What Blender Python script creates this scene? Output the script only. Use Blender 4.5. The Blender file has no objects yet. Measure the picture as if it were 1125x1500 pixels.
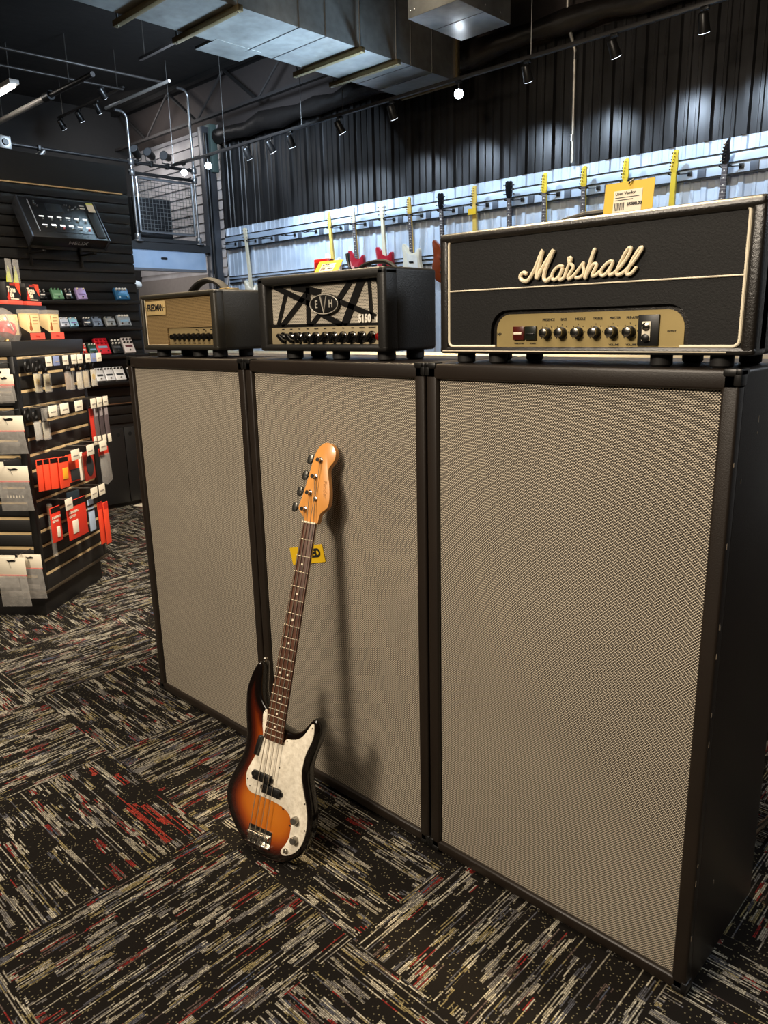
import bpy, bmesh, math, random
from mathutils import Vector, Matrix, Euler
from mathutils.geometry import delaunay_2d_cdt
random.seed(7)
sc = bpy.context.scene
COL = sc.collection
PI = math.pi

# ------------------------------------------------------------------ helpers
def lin(c):
    if isinstance(c, str):
        c = c.lstrip('#'); c = tuple(int(c[i:i+2], 16)/255 for i in (0, 2, 4))
    elif max(c) > 1.0:
        c = tuple(v/255 for v in c)
    f = lambda v: v/12.92 if v <= .04045 else ((v+.055)/1.055)**2.4
    return (f(c[0]), f(c[1]), f(c[2]), 1.0)

class Nodes:
    def __init__(s, name):
        s.mat = bpy.data.materials.new(name); s.mat.use_nodes = True
        s.t = s.mat.node_tree; s.b = s.t.nodes['Principled BSDF']
    def put(s, sock, v):
        if isinstance(v, bpy.types.NodeSocket): s.t.links.new(v, sock)
        else: sock.default_value = v
    def m(s, op, a, b=None, c=None, clamp=False):
        n = s.t.nodes.new('ShaderNodeMath'); n.operation = op; n.use_clamp = clamp
        for i, v in enumerate((a, b, c)):
            if v is not None: s.put(n.inputs[i], v)
        return n.outputs[0]
    def coords(s, kind='Object'):
        n = s.t.nodes.new('ShaderNodeTexCoord'); x = s.t.nodes.new('ShaderNodeSeparateXYZ')
        s.t.links.new(n.outputs[kind], x.inputs[0]); s.vec = n.outputs[kind]
        return x.outputs[0], x.outputs[1], x.outputs[2]
    def wn(s, a, b=0.0, c=0.0):
        v = s.t.nodes.new('ShaderNodeCombineXYZ')
        for i, q in enumerate((a, b, c)): s.put(v.inputs[i], q)
        n = s.t.nodes.new('ShaderNodeTexWhiteNoise'); n.noise_dimensions = '3D'
        s.t.links.new(v.outputs[0], n.inputs['Vector']); return n.outputs['Value']
    def noise(s, scale, detail=3.0, vec=None, stretch=None, rough=.5):
        n = s.t.nodes.new('ShaderNodeTexNoise'); n.inputs['Scale'].default_value = scale
        n.inputs['Detail'].default_value = detail; n.inputs['Roughness'].default_value = rough
        if vec is None:
            tc = s.t.nodes.new('ShaderNodeTexCoord'); vec = tc.outputs['Object']
        if stretch:
            mp = s.t.nodes.new('ShaderNodeMapping'); mp.inputs['Scale'].default_value = stretch
            s.t.links.new(vec, mp.inputs[0]); vec = mp.outputs[0]
        s.t.links.new(vec, n.inputs['Vector']); return n.outputs[0]
    def ramp(s, fac, stops, mode='LINEAR'):
        n = s.t.nodes.new('ShaderNodeValToRGB'); n.color_ramp.interpolation = mode
        e = n.color_ramp.elements
        while len(e) < len(stops): e.new(.5)
        for i, (p, c) in enumerate(stops): e[i].position = p; e[i].color = lin(c)
        s.put(n.inputs[0], fac); return n.outputs[0]
    def mix(s, fac, a, b, mode='MIX'):
        n = s.t.nodes.new('ShaderNodeMix'); n.data_type = 'RGBA'; n.blend_type = mode
        s.put(n.inputs[0], fac); s.put(n.inputs[6], a); s.put(n.inputs[7], b); return n.outputs[2]
    def bump(s, h, strength=.3, dist=.002):
        n = s.t.nodes.new('ShaderNodeBump'); n.inputs['Strength'].default_value = strength
        n.inputs['Distance'].default_value = dist
        s.t.links.new(h, n.inputs['Height']); s.t.links.new(n.outputs[0], s.b.inputs['Normal'])
    def set(s, **k):
        for kk, v in k.items(): s.put(s.b.inputs[kk.replace('_', ' ')], v)
        return s.mat

MATS = {}
def mat(name, col, rough=.6, metal=0.0, bump=None, var=.12, coat=0.0, emit=0.0, spec=.5, ecol=None):
    """simple procedural material: slightly mottled colour + optional noise bump (scale, strength)"""
    if name in MATS: return MATS[name]
    n = Nodes(name); c = lin(col)
    f = n.noise(18.0, 3.0)
    d = tuple(v*(1-var) for v in c[:3]) + (1,); l = tuple(min(1, v*(1+var)) for v in c[:3]) + (1,)
    n.put(n.b.inputs['Base Color'], n.mix(f, d, l))
    n.set(Roughness=rough, Metallic=metal, Coat_Weight=coat, Specular_IOR_Level=spec)
    if bump: n.bump(n.noise(bump[0], 4.0), bump[1], bump[2] if len(bump) > 2 else .001)
    if emit:
        n.set(Emission_Color=lin(ecol or col), Emission_Strength=emit)
    MATS[name] = n.mat; return n.mat

def glassy(name, col, alpha=.35, rough=.15):
    if name in MATS: return MATS[name]
    n = Nodes(name); f = n.noise(40, 3)
    n.put(n.b.inputs['Base Color'], n.mix(f, lin(col), tuple(v*.7 for v in lin(col)[:3])+(1,)))
    a = n.m('MULTIPLY_ADD', f, .35, alpha-.17, clamp=True)
    n.put(n.b.inputs['Alpha'], a); n.set(Roughness=rough)
    n.bump(n.noise(60, 2), .5, .002)
    MATS[name] = n.mat; return n.mat

def NB(): return bmesh.new()
def merge(dst, src, M=None):
    if M is not None: src.transform(M)
    me = bpy.data.meshes.new('tmp'); src.to_mesh(me); src.free(); dst.from_mesh(me); bpy.data.meshes.remove(me)
def box(bm, x0, x1, y0, y1, z0, z1, bev=0.0, seg=2, M=None):
    t = NB(); bmesh.ops.create_cube(t, size=1.0)
    t.transform(Matrix.Translation(((x0+x1)/2, (y0+y1)/2, (z0+z1)/2)) @ Matrix.Diagonal((abs(x1-x0), abs(y1-y0), abs(z1-z0), 1)))
    if bev: bmesh.ops.bevel(t, geom=t.edges[:], offset=bev, segments=seg, profile=.5, affect='EDGES')
    merge(bm, t, M)
def B(*a, **k):
    bm = NB(); box(bm, *a, **k); return bm
def basis(d):
    d = Vector(d).normalized(); u = d.orthogonal().normalized(); return d, u, d.cross(u)
def tube(bm, pts, r, n=8, closed=False, cap=True):
    pts = [Vector(p) for p in pts]; rs = r if isinstance(r, (list, tuple)) else [r]*len(pts)
    rings = []; N = len(pts); prev = None
    for i, p in enumerate(pts):
        a = pts[(i-1) % N] if (closed or i > 0) else p; b = pts[(i+1) % N] if (closed or i < N-1) else p
        d = (b-a).normalized() if (b-a).length > 1e-9 else Vector((0, 0, 1))
        u = d.orthogonal().normalized() if prev is None else (prev - d*prev.dot(d))
        if u.length < 1e-6: u = d.orthogonal()
        u.normalize(); prev = u; v = d.cross(u)
        rings.append([bm.verts.new(p + (u*math.cos(2*PI*k/n) + v*math.sin(2*PI*k/n))*rs[i]) for k in range(n)])
    M = N if closed else N-1
    for i in range(M):
        A, C = rings[i], rings[(i+1) % N]
        for k in range(n): bm.faces.new((A[k], A[(k+1) % n], C[(k+1) % n], C[k]))
    if cap and not closed:
        bm.faces.new(rings[0][::-1]); bm.faces.new(rings[-1])
def cyl(bm, p0, p1, r0, r1=None, n=16): tube(bm, [p0, p1], [r0, r0 if r1 is None else r1], n)
def lathe(bm, prof, axis='z', n=20, M=None):
    t = NB(); rings = []
    for r, h in prof:
        rings.append([t.verts.new((max(r, 1e-5)*math.cos(2*PI*k/n), max(r, 1e-5)*math.sin(2*PI*k/n), h)) for k in range(n)])
    for A, C in zip(rings, rings[1:]):
        for k in range(n): t.faces.new((A[k], A[(k+1) % n], C[(k+1) % n], C[k]))
    t.faces.new(rings[0][::-1]); t.faces.new(rings[-1])
    if axis == '-y': t.transform(Matrix.Rotation(PI/2, 4, 'X'))
    merge(bm, t, M)
def prism(bm, out, y0, y1, bev=0.0, seg=2, M=None):
    """2D outline (x,z) extruded between y0 (front) and y1 (back)"""
    t = NB(); f = [t.verts.new((x, y0, z)) for x, z in out]; b = [t.verts.new((x, y1, z)) for x, z in out]
    ff = t.faces.new(f); t.faces.new(b[::-1]); n = len(out)
    for i in range(n): t.faces.new((f[i], b[i], b[(i+1) % n], f[(i+1) % n]))
    bmesh.ops.recalc_face_normals(t, faces=t.faces[:])
    if bev: bmesh.ops.bevel(t, geom=[e for e in ff.edges], offset=bev, segments=seg, profile=.5, affect='EDGES')
    merge(bm, t, M)
def smooth_loop(pts, k=2):
    for _ in range(k):
        q = []
        for i in range(len(pts)):
            a, b = pts[i], pts[(i+1) % len(pts)]
            q += [(a[0]*.75+b[0]*.25, a[1]*.75+b[1]*.25), (a[0]*.25+b[0]*.75, a[1]*.25+b[1]*.75)]
        pts = q
    return pts
def smooth_path(pts, k=2):
    for _ in range(k):
        q = [pts[0]]
        for a, b in zip(pts, pts[1:]):
            q += [tuple(p*.75+s*.25 for p, s in zip(a, b)), tuple(p*.25+s*.75 for p, s in zip(a, b))]
        pts = q + [pts[-1]]
    return pts
def rrect(x0, x1, z0, z1, r, n=5):
    o = []
    for cx, cz, a in ((x1-r, z1-r, 0), (x0+r, z1-r, 90), (x0+r, z0+r, 180), (x1-r, z0+r, 270)):
        for k in range(n+1):
            t = math.radians(a+90*k/n); o.append((cx+r*math.cos(t), cz+r*math.sin(t)))
    return o
def ellipse(cx, cz, rx, rz, n=32): return [(cx+rx*math.cos(2*PI*k/n), cz+rz*math.sin(2*PI*k/n)) for k in range(n)]
def text(bm, s, size, x, y, z, align='CENTER', sx=1.0, ext=.0006, shear=0.0, bold=0.0):
    """lettering in the XZ plane facing -y"""
    cu = bpy.data.curves.new('t', 'FONT'); cu.body = s; cu.size = size; cu.align_x = align; cu.align_y = 'CENTER'
    cu.extrude = ext; cu.shear = shear; cu.offset = bold; cu.resolution_u = 3
    o = bpy.data.objects.new('t', cu); COL.objects.link(o)
    dg = bpy.context.evaluated_depsgraph_get(); me = bpy.data.meshes.new_from_object(o.evaluated_get(dg))
    me.transform(Matrix.Translation((x, y, z)) @ Matrix.Rotation(PI/2, 4, 'X') @ Matrix.Diagonal((sx, 1, 1, 1)))
    bm.from_mesh(me); bpy.data.objects.remove(o); bpy.data.curves.remove(cu); bpy.data.meshes.remove(me)
def T(*a, **k):
    bm = NB(); text(bm, *a, **k); return bm

def obj(name, bm, m, parent=None, label=None, sharp=38, loc=None, rotz=0.0):
    me = bpy.data.meshes.new(name); bm.to_mesh(me); bm.free()
    for q in (m if isinstance(m, (list, tuple)) else [m]): me.materials.append(q)
    me.shade_smooth(); me.set_sharp_from_angle(angle=math.radians(sharp))
    o = bpy.data.objects.new(name, me); COL.objects.link(o)
    if parent is not None: o.parent = parent
    if label: o['label'] = label
    if loc is not None: o.location = loc
    if rotz: o.rotation_euler = (0, 0, rotz)
    return o
def thing(name, label, cat, loc=(0, 0, 0), rotz=0.0, group=None, rot=None):
    o = bpy.data.objects.new(name, None); COL.objects.link(o); o.location = loc
    o.empty_display_size = .05
    o.rotation_euler = rot if rot is not None else (0, 0, rotz)
    o['label'] = label; o['category'] = cat
    if group: o['group'] = group
    return o
def tag(o, label, cat, group=None):
    o['label'] = label; o['category'] = cat
    if group: o['group'] = group
    return o
def struct(name, bm, m, **k):
    o = obj(name, bm, m, **k); o['kind'] = 'structure'; return o
def copy_tree(o, parent=None):
    c = o.copy(); COL.objects.link(c); c.parent = parent
    for ch in list(o.children): copy_tree(ch, c)
    return c

# ------------------------------------------------------------------ materials
def tolex(name, col, rough=.45, sc_=260, st=.35, spec=.5):
    n = Nodes(name); c = lin(col); v = n.noise(9, 3)
    n.put(n.b.inputs['Base Color'], n.mix(v, tuple(q*.75 for q in c[:3])+(1,), tuple(q*1.25 for q in c[:3])+(1,)))
    n.set(Roughness=rough, Specular_IOR_Level=spec); n.bump(n.noise(sc_, 4, rough=.65), st, .0015); return n.mat
M_CAB = tolex('cabinet_vinyl', (29, 22, 16), .42, 300, .25)
M_HEAD = tolex('head_black_tolex', (22, 18, 14), .36, 200, .55)
M_HEADF = tolex('head_front_levant', (13, 12, 11), .62, 260, .5, .3)
for M_q in (M_HEAD,):
    b_ = M_q.node_tree.nodes['Principled BSDF']; b_.inputs['Coat Weight'].default_value = .7; b_.inputs['Coat Roughness'].default_value = .3
    M_q.node_tree.links.new(b_.inputs['Normal'].links[0].from_socket, b_.inputs['Coat Normal'])
M_EVHT = tolex('charcoal_tolex', (26, 25, 23), .45, 220, .5)
M_FRT = tolex('olive_black_tolex', (40, 37, 30), .42, 220, .5)
M_BLK = mat('black_plastic', (14, 13, 12), .4)
M_RUB = mat('black_rubber', (16, 14, 13), .65)
M_CHR = mat('chrome', (200, 196, 188), .18, 1.0, var=.05)
M_STEEL = mat('brushed_steel', (150, 148, 145), .38, 1.0, bump=(80, .1))
M_CREAM = mat('cream_piping', (226, 214, 188), .4, var=.05)
M_WHITE = mat('white_card', (222, 212, 190), .6, var=.04)
M_INK = mat('black_ink', (22, 20, 18), .6)
M_GOLD = mat('gold_panel', (168, 148, 98), .42, .55, bump=(300, .05))
M_YEL = mat('yellow_card', (212, 172, 22), .5, var=.04)
M_GOLDCH = mat('slat_channel_gold', (214, 186, 138), .35, .25)
M_RED = mat('red_card', (206, 50, 32), .5)
M_ORANGE = mat('orange_red_card', (226, 70, 40), .5)
M_BAG = glassy('clear_plastic_bag', (205, 200, 192), .24)

def grille(name, ca, cb, px, pz):
    n = Nodes(name); x, y, z = n.coords()
    Z = n.m('DIVIDE', z, pz); row = n.m('FLOOR', Z); v = n.m('FRACT', Z)
    X = n.m('ADD', n.m('DIVIDE', x, px), n.m('MULTIPLY', n.m('FLOORED_MODULO', row, 2.0), .5)); u = n.m('FRACT', X)
    du = n.m('DIVIDE', n.m('SUBTRACT', u, .5), .44); dv = n.m('DIVIDE', n.m('SUBTRACT', v, .5), .40)
    d = n.m('ADD', n.m('MULTIPLY', du, du), n.m('MULTIPLY', dv, dv))
    f = n.m('SUBTRACT', 1.0, n.m('DIVIDE', d, 1.05), clamp=True); f = n.m('POWER', f, 1.0)
    big = n.noise(3.0, 3)
    f2 = n.m('MULTIPLY', f, n.m('MULTIPLY_ADD', big, .3, .85))
    n.put(n.b.inputs['Base Color'], n.mix(f2, lin(cb), lin(ca)))
    n.set(Roughness=.75, Specular_IOR_Level=.25); n.bump(f, .6, .001); return n.mat
M_GRILLE = grille('woven_grille_cloth', (232, 218, 194), (17, 11, 10), .0066, .0033)
M_GRFR = grille('gold_weave_cloth', (196, 164, 110), (40, 28, 14), .0041, .0030)

def carpet():
    n = Nodes('striped_carpet_tiles'); x, y, z = n.coords()
    TS = .64
    tx = n.m('DIVIDE', n.m('SUBTRACT', x, .31), TS); ty = n.m('DIVIDE', n.m('ADD', y, .385), TS)
    i = n.m('FLOOR', tx); j = n.m('FLOOR', ty)
    par = n.m('FLOORED_MODULO', n.m('ADD', i, j), 2.0)              # 1: stripes along x
    tid = n.wn(i, j, 3.0)
    inv = n.m('SUBTRACT', 1.0, par)
    a = n.m('ADD', n.m('MULTIPLY', x, par), n.m('MULTIPLY', y, inv))
    b = n.m('ADD', n.m('MULTIPLY', y, par), n.m('MULTIPLY', x, inv))
    tid9 = n.m('MULTIPLY', tid, 91.0)
    r = n.m('FLOOR', n.m('DIVIDE', b, .0041))
    Bd = n.m('FLOOR', n.m('DIVIDE', n.m('ADD', b, n.m('MULTIPLY', tid, .03)), .0235))
    aB = n.m('ADD', n.m('DIVIDE', a, .085), n.m('MULTIPLY', n.wn(Bd, tid9, 1.0), 7.0)); sB = n.m('FLOOR', aB)
    pB = n.wn(Bd, sB, tid9); cB = n.wn(Bd, sB, n.m('ADD', tid9, 5.0))
    ar = n.m('ADD', n.m('DIVIDE', a, .048), n.m('MULTIPLY', n.wn(r, tid9, 2.0), 9.0)); sr = n.m('FLOOR', ar)
    pr = n.wn(r, sr, n.m('ADD', tid9, 11.0))
    aL = n.m('ADD', n.m('DIVIDE', a, .30), n.m('MULTIPLY', n.wn(r, tid9, 4.0), 9.0))
    pL = n.wn(r, n.m('FLOOR', aL), n.m('ADD', tid9, 17.0))
    dot = n.wn(n.m('FLOOR', n.m('DIVIDE', a, .0034)), r, 9.0)
    on1 = n.m('MULTIPLY', n.m('GREATER_THAN', pB, .48), n.m('GREATER_THAN', pr, .46))
    on2 = n.m('GREATER_THAN', pL, .90)
    on = n.m('MAXIMUM', on1, on2)
    gap = n.m('FRACT', n.m('DIVIDE', b, .0041)); rowsh = n.m('SUBTRACT', 1.0, n.m('ABSOLUTE', n.m('MULTIPLY_ADD', gap, 2.0, -1.0)))
    br = n.m('MULTIPLY', n.m('MULTIPLY_ADD', dot, .75, .25), n.m('MULTIPLY_ADD', rowsh, 1.0, .25, clamp=True))
    amt = n.m('MULTIPLY', on, br)
    cm = n.m('ADD', n.m('MULTIPLY', cB, .74), n.m('MULTIPLY', pr, .26))
    colr = n.ramp(cm, [(0, (168, 160, 142)), (.26, (124, 120, 116)), (.38, (196, 188, 168)), (.52, (92, 92, 98)), (.60, (150, 136, 96)),
                       (.69, (176, 168, 152)), (.80, (138, 40, 36)), (.86, (100, 84, 78)), (.94, (84, 90, 106))], 'CONSTANT')
    inx = n.m('MULTIPLY', n.m('GREATER_THAN', x, .34), n.m('LESS_THAN', x, .92))
    iny = n.m('LESS_THAN', n.m('ABSOLUTE', n.m('ADD', y, .468)), .042)
    redz = n.m('MULTIPLY', n.m('MULTIPLY', inx, iny), n.m('GREATER_THAN', cB, .30))
    colr = n.mix(redz, colr, lin((170, 58, 46)))
    speck = n.m('GREATER_THAN', n.wn(n.m('FLOOR', n.m('DIVIDE', x, .0032)), n.m('FLOOR', n.m('DIVIDE', y, .0032)), 2.0), .955)
    base = n.mix(n.m('MULTIPLY', speck, .40), lin((22, 19, 16)), lin((150, 140, 110)))
    n.put(n.b.inputs['Base Color'], n.mix(amt, base, colr))
    n.set(Roughness=.95, Specular_IOR_Level=.1)
    n.bump(n.m('ADD', n.m('MULTIPLY', amt, .6), dot), .5, .003)
    return n.mat
M_CARPET = carpet()

# ------------------------------------------------------------------ room
XL, XR, YF, YB, ZC = -9.6, 5.2, -6.0, 5.5, 4.98
struct('floor', B(XL, XR, YF, YB+.1, -.1, 0), M_CARPET)
M_CEIL = mat('black_ceiling', (17, 13, 10), .85, bump=(6, .3, .03))
struct('ceiling', B(XL, XR, YF, YB+.1, ZC, ZC+.1), M_CEIL)
M_DKW = mat('dark_wall_paint', (30, 28, 27), .8)
struct('wall_right', B(XR, XR+.1, YF, YB+.1, 0, ZC), M_DKW)
struct('wall_front', B(XL, XR, YF-.1, YF, 0, ZC), M_DKW)
struct('wall_far_left', B(XL-.1, XL, YF, YB+.1, 0, ZC), M_DKW)

def corrugated(x0, x1, z0, z1, y, k=1.0):
    """ribbed metal sheet: a tall rib every 0.305 m with two low ribs between"""
    prof = [(0, 0), (.012, .034), (.052, .034), (.064, 0), (.118, 0), (.126, .012), (.150, .012), (.158, 0), (.212, 0), (.220, .012), (.244, .012), (.252, 0)]
    bm = NB(); pts = []; x = x0
    while x < x1:
        for a, h in prof:
            if x+a <= x1: pts.append((x+a, y-h*k))
        x += .305
    pts.append((x1, y))
    lo = [bm.verts.new((px, py, z0)) for px, py in pts]; hi = [bm.verts.new((px, py, z1)) for px, py in pts]
    for k in range(len(pts)-1): bm.faces.new((lo[k], lo[k+1], hi[k+1], hi[k]))
    return bm
n = Nodes('black_corrugated_metal'); f = n.noise(5, 3, stretch=(1, 1, .25))
n.put(n.b.inputs['Base Color'], n.ramp(f, [(0.3, (40, 38, 37)), (.7, (66, 65, 66))])); n.set(Roughness=.34, Metallic=.55); n.bump(n.noise(7, 2, stretch=(1, 1, .3)), .25, .01)
M_CORR = n.mat
n = Nodes('pale_corrugated_metal'); f = n.noise(4, 3)
n.put(n.b.inputs['Base Color'], n.ramp(f, [(0.3, (176, 190, 208)), (.7, (204, 214, 228))])); n.set(Roughness=.42, Metallic=.1)
M_CORRW = n.mat
ZB = 2.965
struct('wall_back', corrugated(-7.05, XR, ZB, 4.10, YB), M_CORR, sharp=20)
struct('wall_back_lower', corrugated(-7.05, XR, 0, ZB, YB, .45), M_CORRW, sharp=20)
M_UPW = mat('grey_upper_wall', (60, 52, 49), .8, bump=(3, .4, .03))
struct('wall_back_upper', B(-9.6, XR, YB+.02, YB+.1, 4.06, ZC), M_UPW)
n = Nodes('grey_lap_siding'); f = n.noise(3, 3)
n.put(n.b.inputs['Base Color'], n.ramp(f, [(0.3, (150, 145, 145)), (.7, (180, 175, 175))])); n.set(Roughness=.6); M_SID = n.mat
bm = NB()
z = 0
while z < 4.36:
    t = NB(); v = [t.verts.new(p) for p in ((XL, YB-.030, z), (-7.05, YB-.030, z), (-7.05, YB-.006, min(z+.135, 4.38)), (XL, YB-.006, min(z+.135, 4.38)), (XL, YB, z), (-7.05, YB, z))]
    t.faces.new((v[0], v[1], v[2], v[3])); t.faces.new((v[0], v[4], v[5], v[1])); merge(bm, t); z += .135
struct('wall_back_left', bm, M_SID, sharp=20)
# rolled black liner along the top of the ribbed wall
bm = NB(); random.seed(3)
tube(bm, [(-6.9+.35*k, YB-.13+random.uniform(-.02, .02), 4.17+random.uniform(-.025, .025)) for k in range(35)], [.10+random.uniform(-.02, .03) for k in range(35)], 10)
struct('trim_1', bm, mat('black_liner', (30, 26, 24), .45, bump=(8, .6, .02)))

# guitar display rails on the back wall
M_RAIL = mat('pale_blue_rail', (178, 194, 214), .4, .1)
M_GREYBR = mat('grey_bracket', (74, 80, 90), .5)
SLOTX = [-6.84, -6.36, -5.99, -5.50, -5.07, -4.60, -4.17, -3.69, -3.26, -2.80, -2.345, -1.91, -1.495, -1.07, -.655, -.208, .219, .70]
def rail(zc, label, brs, h=.09, off=.06):
    t = thing('guitar_rail', label, 'display rail', (-3.0, YB-off, zc))
    bm = NB(); box(bm, -4.0, 4.0, 0, .02, -h, h, .003)
    obj('rail_board', bm, M_RAIL, t)
    bm = NB(); box(bm, -4.0, 4.0, -.006, .004, h-.006, h+.004); box(bm, -4.0, 4.0, -.008, .004, -.004, .008); box(bm, -4.0, 4.0, -.006, .004, -h-.012, -h+.004)
    obj('rail_channel', bm, M_BLK, t)
    for bx in brs:
        b = NB(); box(b, bx+3.0-.035, bx+3.0+.035, -.012, .0, -h+.002, -.008, .002)
        obj('wall_bracket', b, M_GREYBR, t)
rail(2.755, 'long pale slatted guitar rail high on the ribbed wall, carrying the headstocks', [x+.20 for x in SLOTX], .085)
rail(2.235, 'lower pale guitar rail on the ribbed wall, behind the guitar bodies', [x+.2 for x in SLOTX[::3]], .045, .026)

# ---- guitars hanging from the upper rail (x, headstock kind, neck colour, board colour, head colour, body colour, label)
STRAT = [(-.03, 0), (-.05, .03), (-.085, .055), (-.115, .085), (-.135, .07), (-.14, .03), (-.128, -.05), (-.125, -.11), (-.15, -.19), (-.16, -.26), (-.135, -.33), (-.08, -.37), (0, -.38), (.08, -.37), (.135, -.33), (.158, -.26), (.148, -.19), (.122, -.11), (.125, -.05), (.132, 0), (.118, .03), (.095, .025), (.07, -.01), (.03, -.02)]
FENDERH = [(-.024, 0), (-.034, .016), (-.030, .05), (-.022, .155), (-.006, .178), (.016, .178), (.030, .160), (.022, .140), (.026, .10), (.030, .045), (.024, .012), (.021, 0)]
GIBSONH = [(-.022, 0), (-.036, .03), (-.044, .15), (-.02, .165), (0, .155), (.02, .165), (.044, .15), (.036, .03), (.022, 0)]
POINTH = [(-.024, 0), (-.034, .02), (-.022, .14), (.012, .205), (.026, .20), (.018, .15), (.036, .05), (.022, 0)]
def board(name, c, mark):
    n = Nodes(name); x, y, z = n.coords()
    f = n.m('FRACT', n.m('DIVIDE', z, .027)); fr = n.m('LESS_THAN', f, .12)
    d = n.m('MULTIPLY', n.m('LESS_THAN', n.m('ABSOLUTE', x), .006), n.m('LESS_THAN', n.m('FRACT', n.m('DIVIDE', z, .054)), .22))
    n.put(n.b.inputs['Base Color'], n.mix(n.m('MAXIMUM', n.m('MULTIPLY', fr, .4), d), lin(c), lin(mark))); n.set(Roughness=.5); return n.mat
def guitar(x, kind, neckc, boardc, headc, bodyc, label, tilt=0.0, pg=None, zt=2.735, nl=.47):
    t = thing('electric_guitar', label, 'guitar', (x, YB-.165, zt), 0, 'guitars hanging on the back wall', rot=(math.asin(.1150/(.78+nl-.47)), tilt, 0))
    E_ = nl-.47
    H = {'f': FENDERH, 'g': GIBSONH, 'p': POINTH}[kind]
    bm = NB(); prism(bm, smooth_loop(H, 1), 0, .014, .002); obj('headstock', bm, headc, t)
    bm = NB(); prism(bm, [(-.021, 0), (.021, 0), (.028, -nl), (-.028, -nl)], .002, .022, .003); obj('neck', bm, neckc, t)
    bm = NB(); prism(bm, [(-.0205, -.002), (.0205, -.002), (.0275, -nl), (-.0275, -nl)], -.004, .002); obj('fretboard', bm, boardc, t)
    bm = NB(); prism(bm, smooth_loop([(a, b-.40-E_) for a, b in STRAT], 2), -.006, .036, .006); obj('body', bm, bodyc, t)
    if pg is not None:
        bm = NB(); prism(bm, smooth_loop([(-.06, -.43), (-.095, -.36), (-.06, -.50), (-.06, -.62), (.02, -.70), (.12, -.66), (.10, -.55), (.09, -.44), (.04, -.44)], 2), -.009, -.006); obj('pickguard', bm, pg, t)
    for zq in (-.60, -.53):
        pk = NB(); box(pk, -.035, .035, -.014, -.006, zq-E_, zq+.02-E_, .003); obj('pickup', pk, M_BLK, t)
    bm = NB(); box(bm, -.035, .035, -.016, -.006, -.67-E_, -.65-E_, .002); obj('bridge', bm, M_CHR, t)
    for k in range(6):
        if kind == 'g': px, pz, s = (-.034 if k < 3 else .034), .04+.042*(k % 3), (-1 if k < 3 else 1)
        else: px, pz, s = -.016+.0035*k, .025+.025*k, -1
        b = NB(); cyl(b, (px, -.010, pz), (px, .0, pz), .0045, n=8); ox = px+s*.012
        cyl(b, (px+s*.012, .006, pz), (px+s*.030, .006, pz), .003, n=6); box(b, px+s*.026-.005, px+s*.026+.005, .001, .012, pz-.007, pz+.007, .002)
        obj('tuner', b, M_CHR, t)
    return t
def hanger(x, label, z=2.720):
    t = thing('guitar_hanger', label, 'hook', (x, YB-.06, z), 0, 'guitar hangers on the upper rail')
    bm = NB(); box(bm, .10-.02, .10+.02, -.014, -.006, -.02, .02, .003); obj('mount_plate', bm, M_BLK, t)
    bm = NB(); tube(bm, [(.10, -.012, 0), (.06, -.04, 0), (.0, -.070, 0)], .004, 6); obj('hanger_arm', bm, M_BLK, t)
    for s in (-1, 1):
        b = NB(); tube(b, [(0, -.070, 0), (s*.037, -.074, 0), (s*.038, -.120, .002), (s*.038, -.125, .010)], .006, 8); obj('yoke_prong', b, M_RUB, t)
MAPLE = mat('pale_maple', (222, 188, 96), .35, coat=.3); MAPLEY = mat('yellow_maple', (226, 196, 66), .35, coat=.3); MAPLEW = mat('white_maple', (226, 214, 186), .4)
ROSE = board('rosewood_far', (84, 78, 80), (220, 214, 200)); BLKH = mat('black_gloss_head', (18, 18, 20), .2, coat=.5)
REDB = mat('metallic_red_body', (160, 26, 40), .3, coat=.5); WHB = mat('cream_white_body', (226, 218, 196), .3, coat=.5); SUNB = mat('dark_sunburst_body', (120, 50, 20), .3, coat=.5)
GRYB = mat('grey_body', (90, 92, 100), .35, coat=.5); BLUB = mat('blue_body', (40, 60, 110), .3, coat=.5); PGW = mat('white_guard', (230, 228, 220), .4)
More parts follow.
